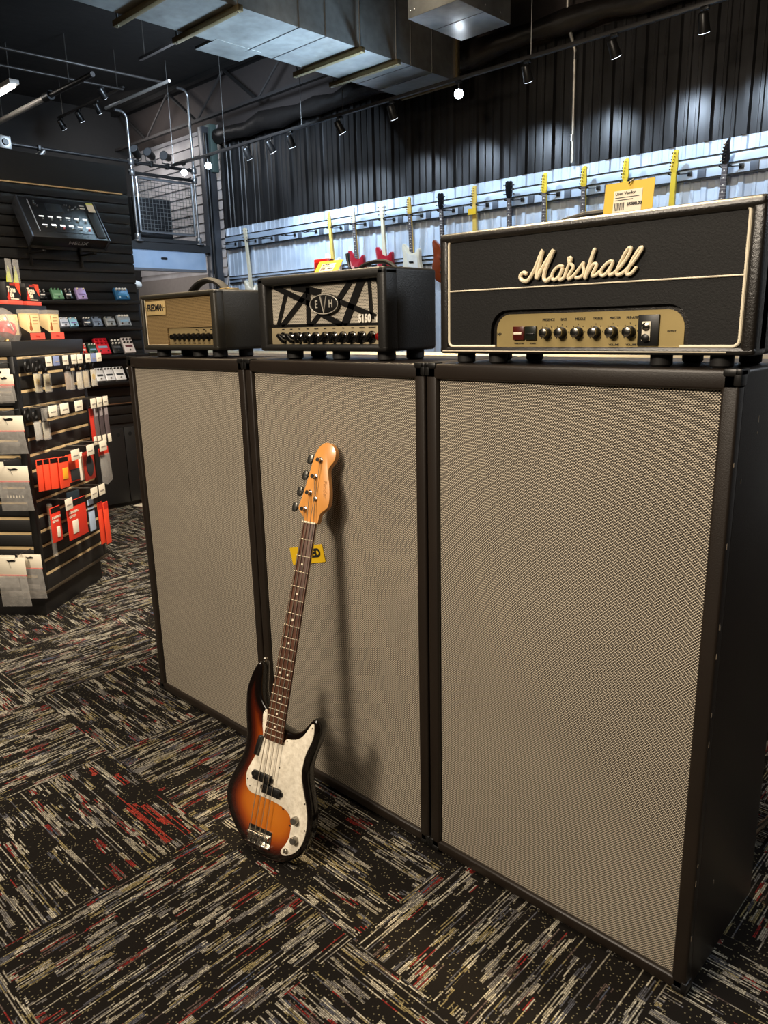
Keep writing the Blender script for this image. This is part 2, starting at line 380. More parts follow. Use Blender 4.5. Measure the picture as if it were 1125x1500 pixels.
G = [(-6.36, 'g', MAPLEW, MAPLEW, MAPLEW, WHB, 'white guitar hanging at the far left end of the rail, white neck', 0, None),
     (-4.60, 'f', MAPLE, MAPLE, MAPLE, WHB, 'pale maple-neck guitar hanging behind the yellow tag on the middle amplifier', 0, None),
     (-4.17, 'f', MAPLE, ROSE, MAPLEW, REDB, 'red guitar with a dark fretboard hanging just right of the middle yellow tag', 0, None),
     (-3.69, 'g', MAPLEW, MAPLEW, MAPLEW, REDB, 'red guitar with a pale fretboard, second red body above the middle amplifier', 0, None),
     (-3.26, 'f', MAPLE, ROSE, MAPLE, WHB, 'cream white guitar with a maple headstock above the middle amplifier', 0, PGW),
     (-2.80, 'g', ROSE, ROSE, BLKH, SUNB, 'sunburst guitar with a black headstock just left of the big amplifier head', 0, None),
     (-2.345, 'f', MAPLE, MAPLE, MAPLE, WHB, 'maple-neck guitar with a small yellow tag on its neck', 0, None),
     (-1.91, 'g', ROSE, ROSE, BLKH, GRYB, 'black-headed guitar between the tagged maple neck and the yellow headstocks', 0, None),
     (-1.495, 'f', MAPLEY, ROSE, MAPLEY, BLUB, 'yellow-headed guitar with dark fretboard above the script lettering', .0, None),
     (-1.07, 'f', MAPLEY, ROSE, MAPLEY, REDB, 'yellow-headed guitar with dark fretboard just left of the big yellow price card', .0, None),
     (-.655, 'f', MAPLEY, MAPLEY, MAPLEY, WHB, 'yellow maple guitar whose neck drops behind the big yellow price card', .0, None),
     (-.208, 'f', MAPLEY, MAPLEY, MAPLEY, BLUB, 'yellow maple-neck guitar just right of the big yellow price card', .0, None),
     (.219, 'p', ROSE, ROSE, BLKH, GRYB, 'guitar with pointed black headstock, rightmost on the wall', .0, None)]
for g in G: guitar(*g[:7], tilt=math.radians(4.5), pg=g[8], nl=.70 if g[0] < -6 else .47)
for k, x in enumerate(SLOTX):
    lab = {0: 'empty black guitar hanger at the far left end of the rail', 2: 'empty guitar hanger, first to the right of the white guitar', 3: 'empty guitar hanger, second to the right of the white guitar', 4: 'empty guitar hanger just left of the pale maple guitar', 17: 'black guitar hanger beyond the big amplifier, right of the pointed headstock'}.get(k)
    if lab is None:
        gi = min(range(len(G)), key=lambda q: abs(G[q][0]-x)); lab = ' '.join(('hanger holding the ' + G[gi][6].split(',')[0].replace(' hanging', '')).split()[:16])
    hanger(x, lab)
t = obj('price_tag', B(-.05, .05, -.002, 0, -.03, .03), M_YEL, loc=(-2.365, YB-.176, 2.66), rotz=0)
tag(t, 'small yellow tag on the neck of a maple guitar on the wall', 'tag')

# ------------------------------------------------------------------ speaker cabinets
PW, CH, CD = .76, 1.411, .43
FT, FS, FB = .0377, .0396, .045
def cabinet(i, label):
    t = thing('speaker_cabinet', label, 'speaker cabinet', (PW*i, 0, 0), 0, 'tall speaker cabinets in a row')
    W = PW-.004; z0 = .014
    bm = NB(); box(bm, .002, W, .022, CD, z0, CH, .007, 3)
    box(bm, .002, W, 0, .03, CH-FT, CH, .006, 3); box(bm, .002, W, .0, .03, z0, z0+.031, .006, 3)
    box(bm, .002, FS-.004, 0, .03, z0, CH, .006, 3); box(bm, W-FS+.006, W, 0, .03, z0, CH, .006, 3)
    obj('cabinet_shell', bm, M_CAB, t)
    bm = NB(); box(bm, FS-.002, W-FS+.004, .012, .024, FB, CH-FT+.002); obj('grille_cloth', bm, M_GRILLE, t)
    bm = NB(); box(bm, FS-.006, W-FS+.008, .002, .02, FB-.012, FB-.001, .004, 2); obj('bottom_bead', bm, mat('bead_vinyl', (52, 42, 36), .35), t)
    for sx in (0, 1):
        for sz in (0, 1):
            b = NB(); cx = .002 if sx == 0 else W; d = 1 if sx == 0 else -1; cz = CH if sz else z0; e = -1 if sz else 1
            box(b, cx-d*.003, cx+d*.032, -.003, .030, cz-e*.003, cz+e*.012, .004); box(b, cx-d*.003, cx+d*.012, -.003, .030, cz-e*.003, cz+e*.03, .004); box(b, cx-d*.003, cx+d*.010, -.003, .038, cz-e*.003, cz+e*.010, .003)
            obj('corner_protector', b, M_BLK, t)
    for fx in (.08, W-.08):
        for fy in (.06, CD-.06):
            b = NB(); lathe(b, [(.018, 0), (.022, .004), (.022, .012), (.018, .016)], M=Matrix.Translation((fx, fy, 0))); obj('foot', b, M_RUB, t)
    return t
cabinet(0, 'tall speaker cabinet at the left end of the row, under the tan-fronted amplifier')
cabinet(1, 'tall middle speaker cabinet with the sunburst bass leaning on it')
cab = cabinet(2, 'tall speaker cabinet at the right end of the row, nearest, under the big black amplifier')
# scuffs on the right cabinet edge
bm = NB(); random.seed(5)
for k in range(14):
    zz = random.uniform(.15, 1.35); yy = random.choice([.004, .006, .01, .05, .12]); l = random.uniform(.004, .014)
    box(bm, PW-.0042, PW-.0034, yy, yy+.003, zz, zz+l)
obj('scuff_mark', bm, mat('worn_edge', (120, 105, 85), .7), cab)

# yellow USED card fixed to the middle cabinet
t = thing('price_card', 'yellow card with black letters on the middle speaker cabinet, behind the bass neck', 'card', (1.015, .0085, .81), 0)
t.rotation_euler = (0, math.radians(-15), 0)
bm = NB(); prism(bm, rrect(-.082, .082, -.028, .028, .003), 0, .0015); obj('card', bm, M_YEL, t)
bm = NB(); text(bm, 'USED', .036, .024, -.001, .002, sx=1.0, bold=.0018); obj('lettering', bm, M_INK, t)

# ------------------------------------------------------------------ large amplifier head (right)
def shell_box(bm, W, D, H, th, rad, rec=.02):
    """rounded-edge amp box of width W with a recessed front opening"""
    box(bm, 0, W, rec, D, 0, H, rad*.8, 4)
    box(bm, 0, W, 0, D*.5, H-th, H, rad, 4); box(bm, 0, W, 0, D*.5, 0, th, rad, 4)
    box(bm, 0, th, 0, D*.5, 0, H, rad, 4); box(bm, W-th, W, 0, D*.5, 0, H, rad, 4)
def foot(b, x, y, z0, h, r): lathe(b, [(r*.8, 0), (r, .004), (r, h)], M=Matrix.Translation((x, y, z0)))
HZ = 1.4115
mh = thing('amplifier_head', 'large black amplifier head with white script lettering and gold control panel', 'amplifier', (1.525, .030, HZ))
W, D, Hh = .762, .235, .303; z0 = .024
bm = NB(); box(bm, .02, W, .012, D, z0, Hh, .0118, 4); box(bm, .02, W, -.006, .06, Hh-.024, Hh, .0118, 6); box(bm, .02, W, -.004, .06, z0, z0+.016, .0075, 4)
box(bm, .02, .048, -.004, .06, z0, Hh, .0095, 4); box(bm, W-.028, W, -.004, .06, z0, Hh, .0095, 4)
obj('shell', bm, M_HEAD, mh)
# front panel with arched cut-out for the control panel
fx0, fx1, fz0, fz1 = .042, W-.026, z0+.014, Hh-.010
px0, px1, pz1 = .183, .625, .112
arch = [(px0-.012, fz0)]
for k in range(7):
    a = PI - PI/2*k/6; arch.append((px0-.012+.045+.045*math.cos(a), pz1+.010-.045+.045*math.sin(a)))
for k in range(7):
    a = PI/2 - PI/2*k/6; arch.append((px1+.012-.045+.045*math.cos(a), pz1+.010-.045+.045*math.sin(a)))
arch.append((px1+.012, fz0))
out = [(fx0, fz0)] + arch + [(fx1, fz0), (fx1, fz1), (fx0, fz1)]
bm = NB(); prism(bm, out[::-1], .002, .022); obj('front_panel', bm, M_HEADF, mh)
# white piping
pip = rrect(.046, W-.034, .041, Hh-.034, .012)
def piping(bm, pts, r=.0028): tube(bm, [(x, .0005, z) for x, z in pts], r, 8)
full = [(.183, .041), (.060, .041)] + [(.046+.012-.012*math.sin(PI/2*k/4), .041+.012-.012*math.cos(PI/2*k/4)) for k in range(5)] + [(.046, .28)]
xr, zt_ = .733, Hh-.0155
path = [(.186, .041)] + [(.060-.012*math.sin(PI/2*k/4), .053-.012*math.cos(PI/2*k/4)) for k in range(5)] + [(.060-.012*math.cos(PI/2*k/4), zt_-.012+.012*math.sin(PI/2*k/4)) for k in range(5)] + \
       [(xr-.012+.012*math.sin(PI/2*k/4), zt_-.012+.012*math.cos(PI/2*k/4)) for k in range(5)] + [(xr-.012+.012*math.cos(PI/2*k/4), .053-.012*math.sin(PI/2*k/4)) for k in range(5)] + [(.622, .041)]
bm = NB(); piping(bm, path, .0032); obj('piping', bm, M_CREAM, mh, 'white border piping')
bm = NB(); piping(bm, [(.048, .170), (xr, .168)], .0018); obj('piping', bm, M_CREAM, mh, 'thin white piping line across the front')
bm = NB(); tube(bm, [(.030, -.003, .0385-.008), (W-.05, -.003, .0385-.008)], .0016, 6); obj('piping', bm, M_CREAM, mh, 'thin bright strip along the lower edge')
# script logo: round strokes traced letter by letter
LOGO = dict(M=[(1.794,1.61),(1.787,1.613),(1.78,1.608),(1.779,1.601),(1.786,1.595),(1.796,1.593),(1.806,1.601),(1.818,1.62),(1.827,1.641),(1.837,1.66),(1.83,1.635),(1.823,1.614),(1.82,1.593),(1.831,1.613),(1.849,1.637),(1.865,1.659),(1.854,1.636),(1.843,1.615),(1.839,1.599),(1.844,1.591),(1.852,1.594),(1.859,1.599)],
 a=[(1.885,1.619),(1.877,1.621),(1.868,1.616),(1.86,1.606),(1.86,1.595),(1.867,1.592),(1.875,1.597),(1.883,1.607),(1.887,1.619),(1.881,1.606),(1.877,1.595),(1.88,1.591),(1.89,1.596)],
 r=[(1.89,1.596),(1.897,1.616),(1.903,1.626),(1.906,1.633),(1.902,1.636),(1.898,1.633),(1.901,1.625),(1.908,1.62),(1.912,1.616),(1.905,1.606),(1.898,1.597),(1.901,1.592),(1.908,1.595)],
 s=[(1.908,1.595),(1.919,1.605),(1.931,1.62),(1.935,1.624),(1.933,1.616),(1.937,1.606),(1.935,1.599),(1.928,1.594),(1.918,1.594)],
 h=[(1.958,1.646),(1.953,1.632),(1.947,1.614),(1.94,1.593)], h2=[(1.942,1.597),(1.951,1.614),(1.959,1.62),(1.965,1.618),(1.962,1.61),(1.956,1.6),(1.955,1.595),(1.963,1.596),(1.971,1.602)],
 a2=[(2.0,1.62),(1.993,1.622),(1.983,1.615),(1.974,1.605),(1.974,1.596),(1.981,1.594),(1.989,1.6),(1.997,1.612),(2.002,1.622),(1.996,1.609),(1.992,1.599),(1.995,1.594),(2.004,1.598)],
 l=[(2.004,1.598),(2.022,1.614),(2.035,1.633),(2.039,1.643),(2.034,1.645),(2.026,1.636),(2.017,1.619),(2.011,1.606),(2.008,1.597),(2.013,1.593),(2.023,1.597),(2.03,1.603)],
 l2=[(2.03,1.603),(2.046,1.618),(2.058,1.635),(2.062,1.642),(2.058,1.643),(2.05,1.634),(2.04,1.618),(2.034,1.604),(2.03,1.597),(2.034,1.592),(2.043,1.596),(2.05,1.605)])
bm = NB()
for k, pts in LOGO.items():
    P = smooth_path([(x-1.525, -.004, z-HZ) for x, z in pts], 2)
    R0 = .0047 if k in ('M', 'h') else .0038
    t = NB(); tube(t, P, R0, 8)
    ends = NB(); bmesh.ops.create_icosphere(ends, subdivisions=2, radius=R0, matrix=Matrix.Translation(P[0])); bmesh.ops.create_icosphere(ends, subdivisions=2, radius=R0, matrix=Matrix.Translation(P[-1])); merge(t, ends)
    merge(bm, t)
obj('script_logo', bm, mat('logo_ivory', (232, 216, 184), .35, var=.03), mh)
# control panel
bm = NB()
cp = [(px0, .034)] + [(px0+.035-.035*math.cos(PI/2*k/6), pz1-.035+.035*math.sin(PI/2*k/6)) for k in range(7)] + [(px1-.035+.035*math.sin(PI/2*k/6), pz1-.035+.035*math.cos(PI/2*k/6)) for k in range(7)] + [(px1, .034)]
prism(bm, cp[::-1], .010, .026); cpo = obj('control_panel', bm, M_GOLD, mh)
KX = [1.842, 1.880, 1.920, 1.961, 2.000, 2.038]
for kx, s in zip(KX, ('PRESENCE', 'BASS', 'MIDDLE', 'TREBLE', 'MASTER', 'PRE-AMP')): obj('panel_lettering', T(s, .0075, kx-1.525+.004, .0095, .098, sx=.9), M_INK, mh)
for kx in KX:
    bm = NB()
    for q in range(7):
        a = math.radians(-130+260*q/6); text(bm, str(q if q < 6 else 9), .004, kx-1.525+.016*math.sin(a), .0095, .070+.017*math.cos(a))
    obj('knob_scale', bm, M_INK, mh)
for kx in KX[-2:]: obj('panel_lettering', T('VOLUME', .006, kx-1.525+.004, .0095, .044), M_INK, mh)
for s_, z_, x_, y_ in (('MP', .009, .190, .068), ('INDICATOR', .0045, .245, .047), ('POWER', .0045, .282, .047), ('OUTPUT', .0045, .60, .07)): obj('panel_lettering', T(s_, z_, x_, .0095, y_), M_INK, mh)
for kx in KX:
    b = NB(); M_ = Matrix.Translation((kx-1.525, .010, 1.4815-HZ)) @ Matrix.Rotation(PI/2, 4, 'X')
    lathe(b, [(.0125, 0), (.0125, .004), (.0105, .006), (.0100, .016)], M=M_); kb = obj('knob', b, M_BLK, mh)
    b = NB(); lathe(b, [(.0098, .016), (.0098, .0185), (.0085, .0192)], M=M_); obj('knob_cap', b, M_CHR, kb, 'silver knob top')
for x0, c in ((1.756, (70, 20, 14)), (1.788, (22, 26, 20))):
    b = NB(); box(b, x0-1.525, x0-1.525+.029, .004, .011, .055, .085, .001); s_ = obj('rocker_switch', b, mat('switch_%d' % c[0], c, .3), mh)
    b = NB(); box(b, x0-1.525+.004, x0-1.525+.025, .001, .005, .067, .072 if c[0] > 50 else .070, .001); obj('rocker', b, M_WHITE if c[0] > 50 else M_BLK, s_)
b = NB(); box(b, 2.056-1.525, 2.100-1.525, .006, .011, .042, .103, .001); jp = obj('jack_plate', b, M_BLK, mh)
b = NB(); box(b, 2.066-1.525, 2.084-1.525, .003, .007, .052, .090, .001); obj('jack_backing', b, M_WHITE, jp)
for zz in (.080, .058):
    b = NB(); lathe(b, [(.007, 0), (.008, .004), (.004, .006)], M=Matrix.Translation((2.075-1.525, .004, zz)) @ Matrix.Rotation(PI/2, 4, 'X')); obj('input_jack', b, M_BLK if zz < .07 else M_CHR, jp)
for fx in (.075, .17, W-.19, W-.07):
    for fy in (.035, D-.04):
        b = NB(); foot(b, fx, fy, 0, z0+.004, .022); obj('foot', b, M_RUB, mh)
b = NB(); tube(b, [(.26, .12, Hh-.002), (.285, .12, Hh+.012), (.34, .12, Hh+.02), (.40, .12, Hh+.02), (.46, .12, Hh+.012), (.48, .12, Hh-.002)], .007, 8); obj('carry_handle', b, M_BLK, mh)

def pricecard(loc, rotz, w, h, label, lean, red=False):
    t = thing('price_card', label, 'price card', loc, rot=(lean, 0, rotz))
    bm = NB(); prism(bm, rrect(-w/2, w/2, 0, h, .002), 0, .0012); obj('card', bm, M_YEL, t)
    bm = NB(); box(bm, -w*.30, w*.28, -.0008, 0, h*.14, h*.76); lb = obj('sticker', bm, M_WHITE, t)
    bm = NB()
    text(bm, 'Used Vendor', h*.12, -w*.27, -.0012, h*.67, 'LEFT'); 
    for k in range(2): box(bm, -w*.27, w*(.22-.12*k), -.0012, -.0008, h*(.545-.07*k), h*(.565-.07*k))
    x = -w*.27; random.seed(11)
    while x < -w*.08:
        q = random.uniform(.0008, .0022); box(bm, x, x+q, -.0012, -.0008, h*.19, h*.41); x += q+random.uniform(.0008, .0018)
    text(bm, '$5500.00', h*.125, w*.135, -.0012, h*.34, bold=.0003); obj('print', bm, M_INK, t)
    bm = NB(); tube(bm, [(0, -.004, h*.90), (.004, -.006, h*.96), (.008, 0, h*1.04), (-.002, .006, h*1.0), (-.004, .006, h*.9)], .0016, 6); obj('hang_loop', bm, M_BLK, t)
    return t
pricecard((2.000, .075, HZ+Hh-.004), 0, .106, .068, 'large yellow price card standing on the big black amplifier', math.radians(-6))

# ------------------------------------------------------------------ middle amplifier head
eh = thing('amplifier_head', 'middle amplifier head with striped metal mesh front and oval badge', 'amplifier', (.785, .040, HZ))
W, D, Hh = .563, .215, .2475; z0 = .026
bm = NB(); box(bm, .013, W, .04, D, z0, Hh, .011, 3)
box(bm, .013, W, 0, .055, Hh-.027, Hh, .010, 3); box(bm, .013, W, 0, .055, z0, z0+.020, .0095, 3); box(bm, .013, .050, 0, .055, z0, Hh, .010, 3); box(bm, W-.034, W, 0, .055, z0, Hh, .010, 3)
obj('shell', bm, M_EVHT, eh)
n = Nodes('perforated_metal'); x, y, z = n.coords()
Z = n.m('DIVIDE', z, .0040); row = n.m('FLOOR', Z); X = n.m('ADD', n.m('DIVIDE', x, .0048), n.m('MULTIPLY', n.m('FLOORED_MODULO', row, 2.0), .5))
du = n.m('SUBTRACT', n.m('FRACT', X), .5); dv = n.m('SUBTRACT', n.m('FRACT', Z), .5)
f = n.m('LESS_THAN', n.m('ADD', n.m('MULTIPLY', du, du), n.m('MULTIPLY', dv, dv)), .095)
n.put(n.b.inputs['Base Color'], n.mix(f, lin((182, 173, 156)), lin((10, 9, 8)))); n.set(Roughness=.45)
gx0, gx1, gz0, gz1 = .046, W-.036, .104, .222
bm = NB(); box(bm, gx0, gx1, .030, .041, gz0-.008, gz1); obj('mesh_grille', bm, n.mat, eh)
ox, oz = .785, HZ
STR = [((.853,1.630),(1.028,1.569),.016),((.905,1.603),(.862,1.515),.014),((1.004,1.604),(.880,1.512),.017),((1.010,1.620),(1.005,1.512),.017),((.935,1.628),(1.065,1.603),.020),((1.060,1.545),(1.015,1.510),.014),((1.195,1.632),(1.130,1.572),.016),((1.237,1.632),(1.160,1.510),.025),((1.135,1.579),(1.285,1.530),.015),((1.058,1.545),(1.153,1.510),.016),((1.264,1.632),(1.270,1.535),.011),((1.290,1.632),(1.312,1.585),.006),((.850,1.632),(1.31,1.630),.008),((.84,1.512),(1.31,1.510),.010)]
for a, c, w in STR:
    a = Vector((a[0]-ox, 0, a[1]-oz)); c = Vector((c[0]-ox, 0, c[1]-oz)); d = (c-a).normalized(); nn = Vector((-d.z, 0, d.x))*w*.5
    b = NB(); prism(b, [((a+nn).x, (a+nn).z), ((a-nn).x, (a-nn).z), ((c-nn).x, (c-nn).z), ((c+nn).x, (c+nn).z)], .026, .031); obj('grille_stripe', b, M_BLK, eh)
cx, cz = 1.086-ox, 1.570-oz
bm = NB(); prism(bm, ellipse(cx, cz, .062, .029), .018, .028, .001); bd = obj('oval_badge', bm, M_BLK, eh)
bm = NB(); tube(bm, [(x, .018, z) for x, z in ellipse(cx, cz, .060, .0272)], .0014, 6, closed=True)
text(bm, 'E', .030, cx-.031, .0172, cz, sx=.8, bold=.0006); text(bm, 'H', .030, cx+.031, .0172, cz, sx=.8, bold=.0006)
tube(bm, [(cx-.013, .0175, cz+.022), (cx, .0175, cz-.024), (cx+.013, .0175, cz+.022)], .0024, 6)
obj('badge_lettering', bm, mat('badge_silver', (196, 190, 176), .35, .4), bd)
bm = NB(); text(bm, '5150', .029, 1.246-ox, .0245, 1.526-oz, sx=.84, bold=.0011); text(bm, 'III', .020, 1.292-ox, .0245, 1.522-oz, sx=1.0, bold=.0006)
obj('model_lettering', bm, mat('badge_silver_bright', (226, 220, 206), .4), eh)
bm = NB(); prism(bm, rrect(.046, W-.038, .036, .0955, .004), .022, .034, .001); obj('control_panel', bm, mat('warm_steel_panel', (158, 144, 114), .45, .35), eh)
for k, s in enumerate(('GAIN', 'LOW', 'MID', 'HIGH', 'VOLUME', 'GAIN', 'LOW', 'MID', 'HIGH', 'PRESENCE', 'RESONANCE')): obj('panel_lettering', T(s, .0048, .107+k*.0385, .0215, .0905), M_INK, eh)
for s_, x_ in (('GREEN', .16), ('BLUE', .30), ('RED', .44)): obj('panel_lettering', T(s_, .0048, x_, .0215, .041), M_INK, eh)
for k in range(11):
    kx = .107+k*.0385; M_ = Matrix.Translation((kx, .022, .0655)) @ Matrix.Rotation(PI/2, 4, 'X') @ Matrix.Rotation(random.uniform(-.9, .9), 4, 'Z')
    b = NB(); lathe(b, [(.0165, 0), (.0160, .004), (.0110, .007), (.0095, .014)], M=M_.copy()); box(b, -.0052, .0052, -.017, .015, .004, .020, .002, M=M_.copy()); obj('knob', b, mat('gloss_black_knob', (12, 11, 10), .18, coat=.5), eh)
b = NB(); lathe(b, [(.011, 0), (.010, .006), (.004, .010)], M=Matrix.Translation((W-.047, .024, .066)) @ Matrix.Rotation(PI/2, 4, 'X')); obj('jewel_light', b, mat('red_jewel', (110, 16, 14), .2), eh)
for fx in (.125, .335, W-.045, ):
    b = NB(); foot(b, fx, .05, 0, z0+.004, .026); obj('foot', b, M_RUB, eh)
for fx in (.10, W-.045):
    b = NB(); foot(b, fx, D-.045, 0, z0+.004, .026); obj('foot', b, M_RUB, eh)
b = NB(); tube(b, smooth_path([(.34, .12, Hh-.002), (.36, .12, Hh+.018), (.42, .12, Hh+.026), (.47, .12, Hh+.020), (.50, .12, Hh-.002)], 2), .006, 8); obj('carry_handle', b, M_BLK, eh)
pricecard((1.052, .10, HZ+Hh+.0012), math.radians(4), .095, .045, 'bright yellow price card lying back on the middle amplifier', math.radians(-38))
t = thing('gift_card_box', 'small red box standing behind the yellow card on the middle amplifier', 'box', (.975, .165, HZ+Hh-.0015))
bm = NB(); box(bm, -.032, .032, -.012, .012, 0, .050, .004); obj('box_body', bm, mat('red_gloss_box', (196, 34, 26), .35), t)
bm = NB(); box(bm, -.022, -.010, -.0135, -.012, .012, .040); box(bm, .008, .014, -.0135, -.012, .030, .036); obj('printed_patch', bm, mat('dull_red_print', (150, 20, 20), .5), t)
t = thing('audio_cable', 'black cable end lying on the middle amplifier right of the yellow card', 'cable', (0, 0, 0))
bm = NB(); zt = HZ+Hh+.004; tube(bm, smooth_path([(1.10, .15, zt+.03), (1.105, .15, zt+.004), (1.14, .14, zt), (1.19, .15, zt), (1.22, .16, zt)], 2), .004, 8); obj('cord', bm, M_BLK, t)
bm = NB(); cyl(bm, (1.10, .15, zt+.028), (1.097, .15, zt+.05), .006); obj('plug', bm, M_BLK, t)

# ------------------------------------------------------------------ left amplifier head
fh = thing('amplifier_head', 'small tan-fronted amplifier head at the left end of the row with a looped handle', 'amplifier', (.045, .045, HZ))
W, D, Hh = .513, .205, .2265; z0 = .026
bm = NB(); box(bm, .015, W, .026, D, z0, Hh, .011, 3)
box(bm, .015, W, 0, .04, Hh-.016, Hh, .0075, 3); box(bm, .015, W, 0, .04, z0, z0+.018, .0085, 3); box(bm, .015, .034, 0, .04, z0, Hh, .009, 3); box(bm, W-.034, W, 0, .04, z0, Hh, .010, 3)
obj('shell', bm, M_FRT, fh)
bm = NB(); prism(bm, [(.030, .042), (.175, .042), (.175, .106), (W-.032, .106), (W-.032, Hh-.014), (.030, Hh-.014)], .014, .028); obj('grille_cloth', bm, M_GRFR, fh)
bm = NB(); tube(bm, [(.034, .012, Hh-.017), (.034, .012, .044), (.175, .012, .044)], .0016, 6); obj('piping', bm, M_CREAM, fh)
bm = NB(); box(bm, .175, W-.032, .020, .030, .042, .104, .001); obj('control_panel', bm, mat('tan_brass_panel', (160, 140, 100), .42, .45), fh)
for k, s in enumerate(('INPUT', 'GAIN', 'BASS', 'MID', 'TREBLE', 'MASTER', 'PRES', 'CUT', 'PWR')): obj('panel_lettering', T(s, .0045, .215+k*.0315, .0192, .050), M_INK, fh)
for k in range(9):
    b = NB(); lathe(b, [(.0125, 0), (.012, .006), (.0095, .010), (.009, .018)], M=Matrix.Translation((.215+k*.0315, .020, .073)) @ Matrix.Rotation(PI/2, 4, 'X')); obj('knob', b, mat('gloss_black_knob', (12, 11, 10), .18), fh)
for k in range(3):
    b = NB(); cyl(b, (.375+k*.045, .020, .094), (.375+k*.045, .008, .096), .0025, n=8); obj('toggle_switch', b, M_CHR, fh)
bm = NB(); box(bm, .046, .182, .008, .014, .152, .203, .0015); lp = obj('badge_plate', bm, mat('tan_badge', (176, 152, 104), .5), fh)
bm = NB(); text(bm, 'FRIEDMAN', .034, .114, .0074, .178, sx=.68, bold=.0008); box(bm, .050, .056, .0072, .008, .177, .180); box(bm, .172, .178, .0072, .008, .177, .180); obj('badge_lettering', bm, M_INK, lp)
for fx, fy in ((.085, .045), (.335, .045), (W-.055, .045), (.075, D-.05), (W-.055, D-.05)):
    b = NB(); foot(b, fx, fy, 0, z0+.004, .026); obj('foot', b, M_RUB, fh)
b = NB()
hp = smooth_path([(.17, .13, Hh-.004), (.19, .13, Hh+.016), (.24, .13, Hh+.040), (.30, .13, Hh+.046), (.36, .13, Hh+.032), (.395, .13, Hh+.010), (.41, .13, Hh-.004)], 2)
for (p, q) in zip(hp, hp[1:]): pass
tube(b, hp, .010, 10); bmesh.ops.scale(b, vec=(1, 1.9, 1), verts=b.verts[:], space=Matrix.Translation((0, -.13, 0))); hd = obj('carry_handle', b, mat('black_leather', (22, 20, 18), .75, spec=.25), fh)
b = NB(); box(b, .385, .445, .105, .155, Hh-.004, Hh+.010, .004); obj('handle_end_cap', b, mat('brass_cap', (150, 128, 84), .35, .8), hd)

# ------------------------------------------------------------------ bass guitar leaning on the middle cabinet
BQ = dict(o=(1.17256, -.3796, -.01161), a=.24051, b=-.28639, c=.05709, s=1.05733)
RM = (Matrix.Rotation(BQ['a'], 4, 'Z') @ Matrix.Rotation(BQ['b'], 4, 'X') @ Matrix.Rotation(BQ['c'], 4, 'Y'))
bass = thing('bass_guitar', 'sunburst electric bass with white pearl pickguard leaning on the middle speaker cabinet', 'bass guitar', BQ['o'])
bass.rotation_euler = RM.to_euler()
S = BQ['s']; SM = Matrix.Scale(S, 4)
def bobj(name, bm, m, parent=None, **k):
    bm.transform(SM); return obj(name, bm, m, parent or bass, **k)
OUT = [(-.030,.400),(-.040,.426),(-.060,.440),(-.074,.460),(-.080,.490),(-.083,.520),(-.088,.543),(-.097,.550),(-.108,.540),(-.120,.510),(-.130,.464),(-.126,.430),(-.118,.390),(-.110,.364),(-.102,.326),(-.103,.290),(-.112,.260),(-.126,.228),(-.139,.193),(-.142,.158),(-.129,.119),(-.102,.085),(-.069,.055),(-.030,.036),(.020,.028),(.065,.030),(.105,.046),(.138,.078),(.156,.122),(.158,.165),(.150,.205),(.134,.245),(.120,.280),(.115,.305),(.120,.345),(.132,.385),(.136,.415),(.130,.436),(.117,.446),(.104,.440),(.092,.420),(.080,.402),(.062,.390),(.040,.386)]
def burst_body():
    o = smooth_loop(OUT, 2); n = len(o)
    def dist(p):
        best = 9
        for i in range(n):
            a, b = Vector(o[i]), Vector(o[(i+1) % n]); ab = b-a; t = max(0, min(1, (p-a).dot(ab)/ab.length_squared)); best = min(best, (p-a-ab*t).length)
        return best
    def inside(p):
        c = False
        for i in range(n):
            (x1, y1), (x2, y2) = o[i], o[(i+1) % n]
            if (y1 > p[1]) != (y2 > p[1]) and p[0] < (x2-x1)*(p[1]-y1)/(y2-y1)+x1: c = not c
        return c
    pts = [Vector(p) for p in o]; st = .008; x = -.15
    cand = []
    while x < .17:
        zz = .02
        while zz < .56: cand.append(Vector((x, zz))); zz += st
        x += st
    dd = {}
    for p in cand:
        if inside(p):
            d = dist(p)
            if d > .0105: pts.append(p)
    # extra rings close to the rim for the roundover
    area = sum(o[i][0]*o[(i+1) % n][1]-o[(i+1) % n][0]*o[i][1] for i in range(n)); sg = 1 if area > 0 else -1
    for off in (.002, .005, .009):
        for i in range(n):
            a, c = Vector(o[i-1]), Vector(o[(i+1) % n]); t = (c-a).normalized(); nn = Vector((-t.y, t.x))*sg
            q = Vector(o[i])+nn*off
            if inside(q) and dist(q) > off*.8: pts.append(q)
    vs, es, fs, *_ = delaunay_2d_cdt(pts, [], [list(range(n)) if sg > 0 else list(range(n))[::-1]], 1, 1e-5)
    bm = NB(); lay = bm.verts.layers.float.new('edge_dist'); R = .010; th = .042
    def add(p, side):
        d = dist(p); h = 0 if d > R else R - math.sqrt(max(0, R*R-(R-d)**2))
        v = bm.verts.new((p.x, h if side == 0 else th-h, p.y)); v[lay] = d if side == 0 else 0.0; return v
    fr = [add(p, 0) for p in vs]; bk = [add(p, 1) for p in vs]
    for f in fs:
        bm.faces.new([fr[i] for i in f]); bm.faces.new([bk[i] for i in f][::-1])
    for i in range(n):
        j = (i+1) % n
        try: bm.faces.new((fr[i], fr[j], bk[j], bk[i]))
        except ValueError: pass
    bmesh.ops.recalc_face_normals(bm, faces=bm.faces[:]); return bm
n = Nodes('three_tone_sunburst'); at = n.t.nodes.new('ShaderNodeAttribute'); at.attribute_name = 'edge_dist'
g = n.noise(6, 4, stretch=(8, 1, .6))
fac = n.m('MULTIPLY', n.m('ADD', at.outputs['Fac'], n.m('MULTIPLY_ADD', g, .006, -.003)), 8.8)
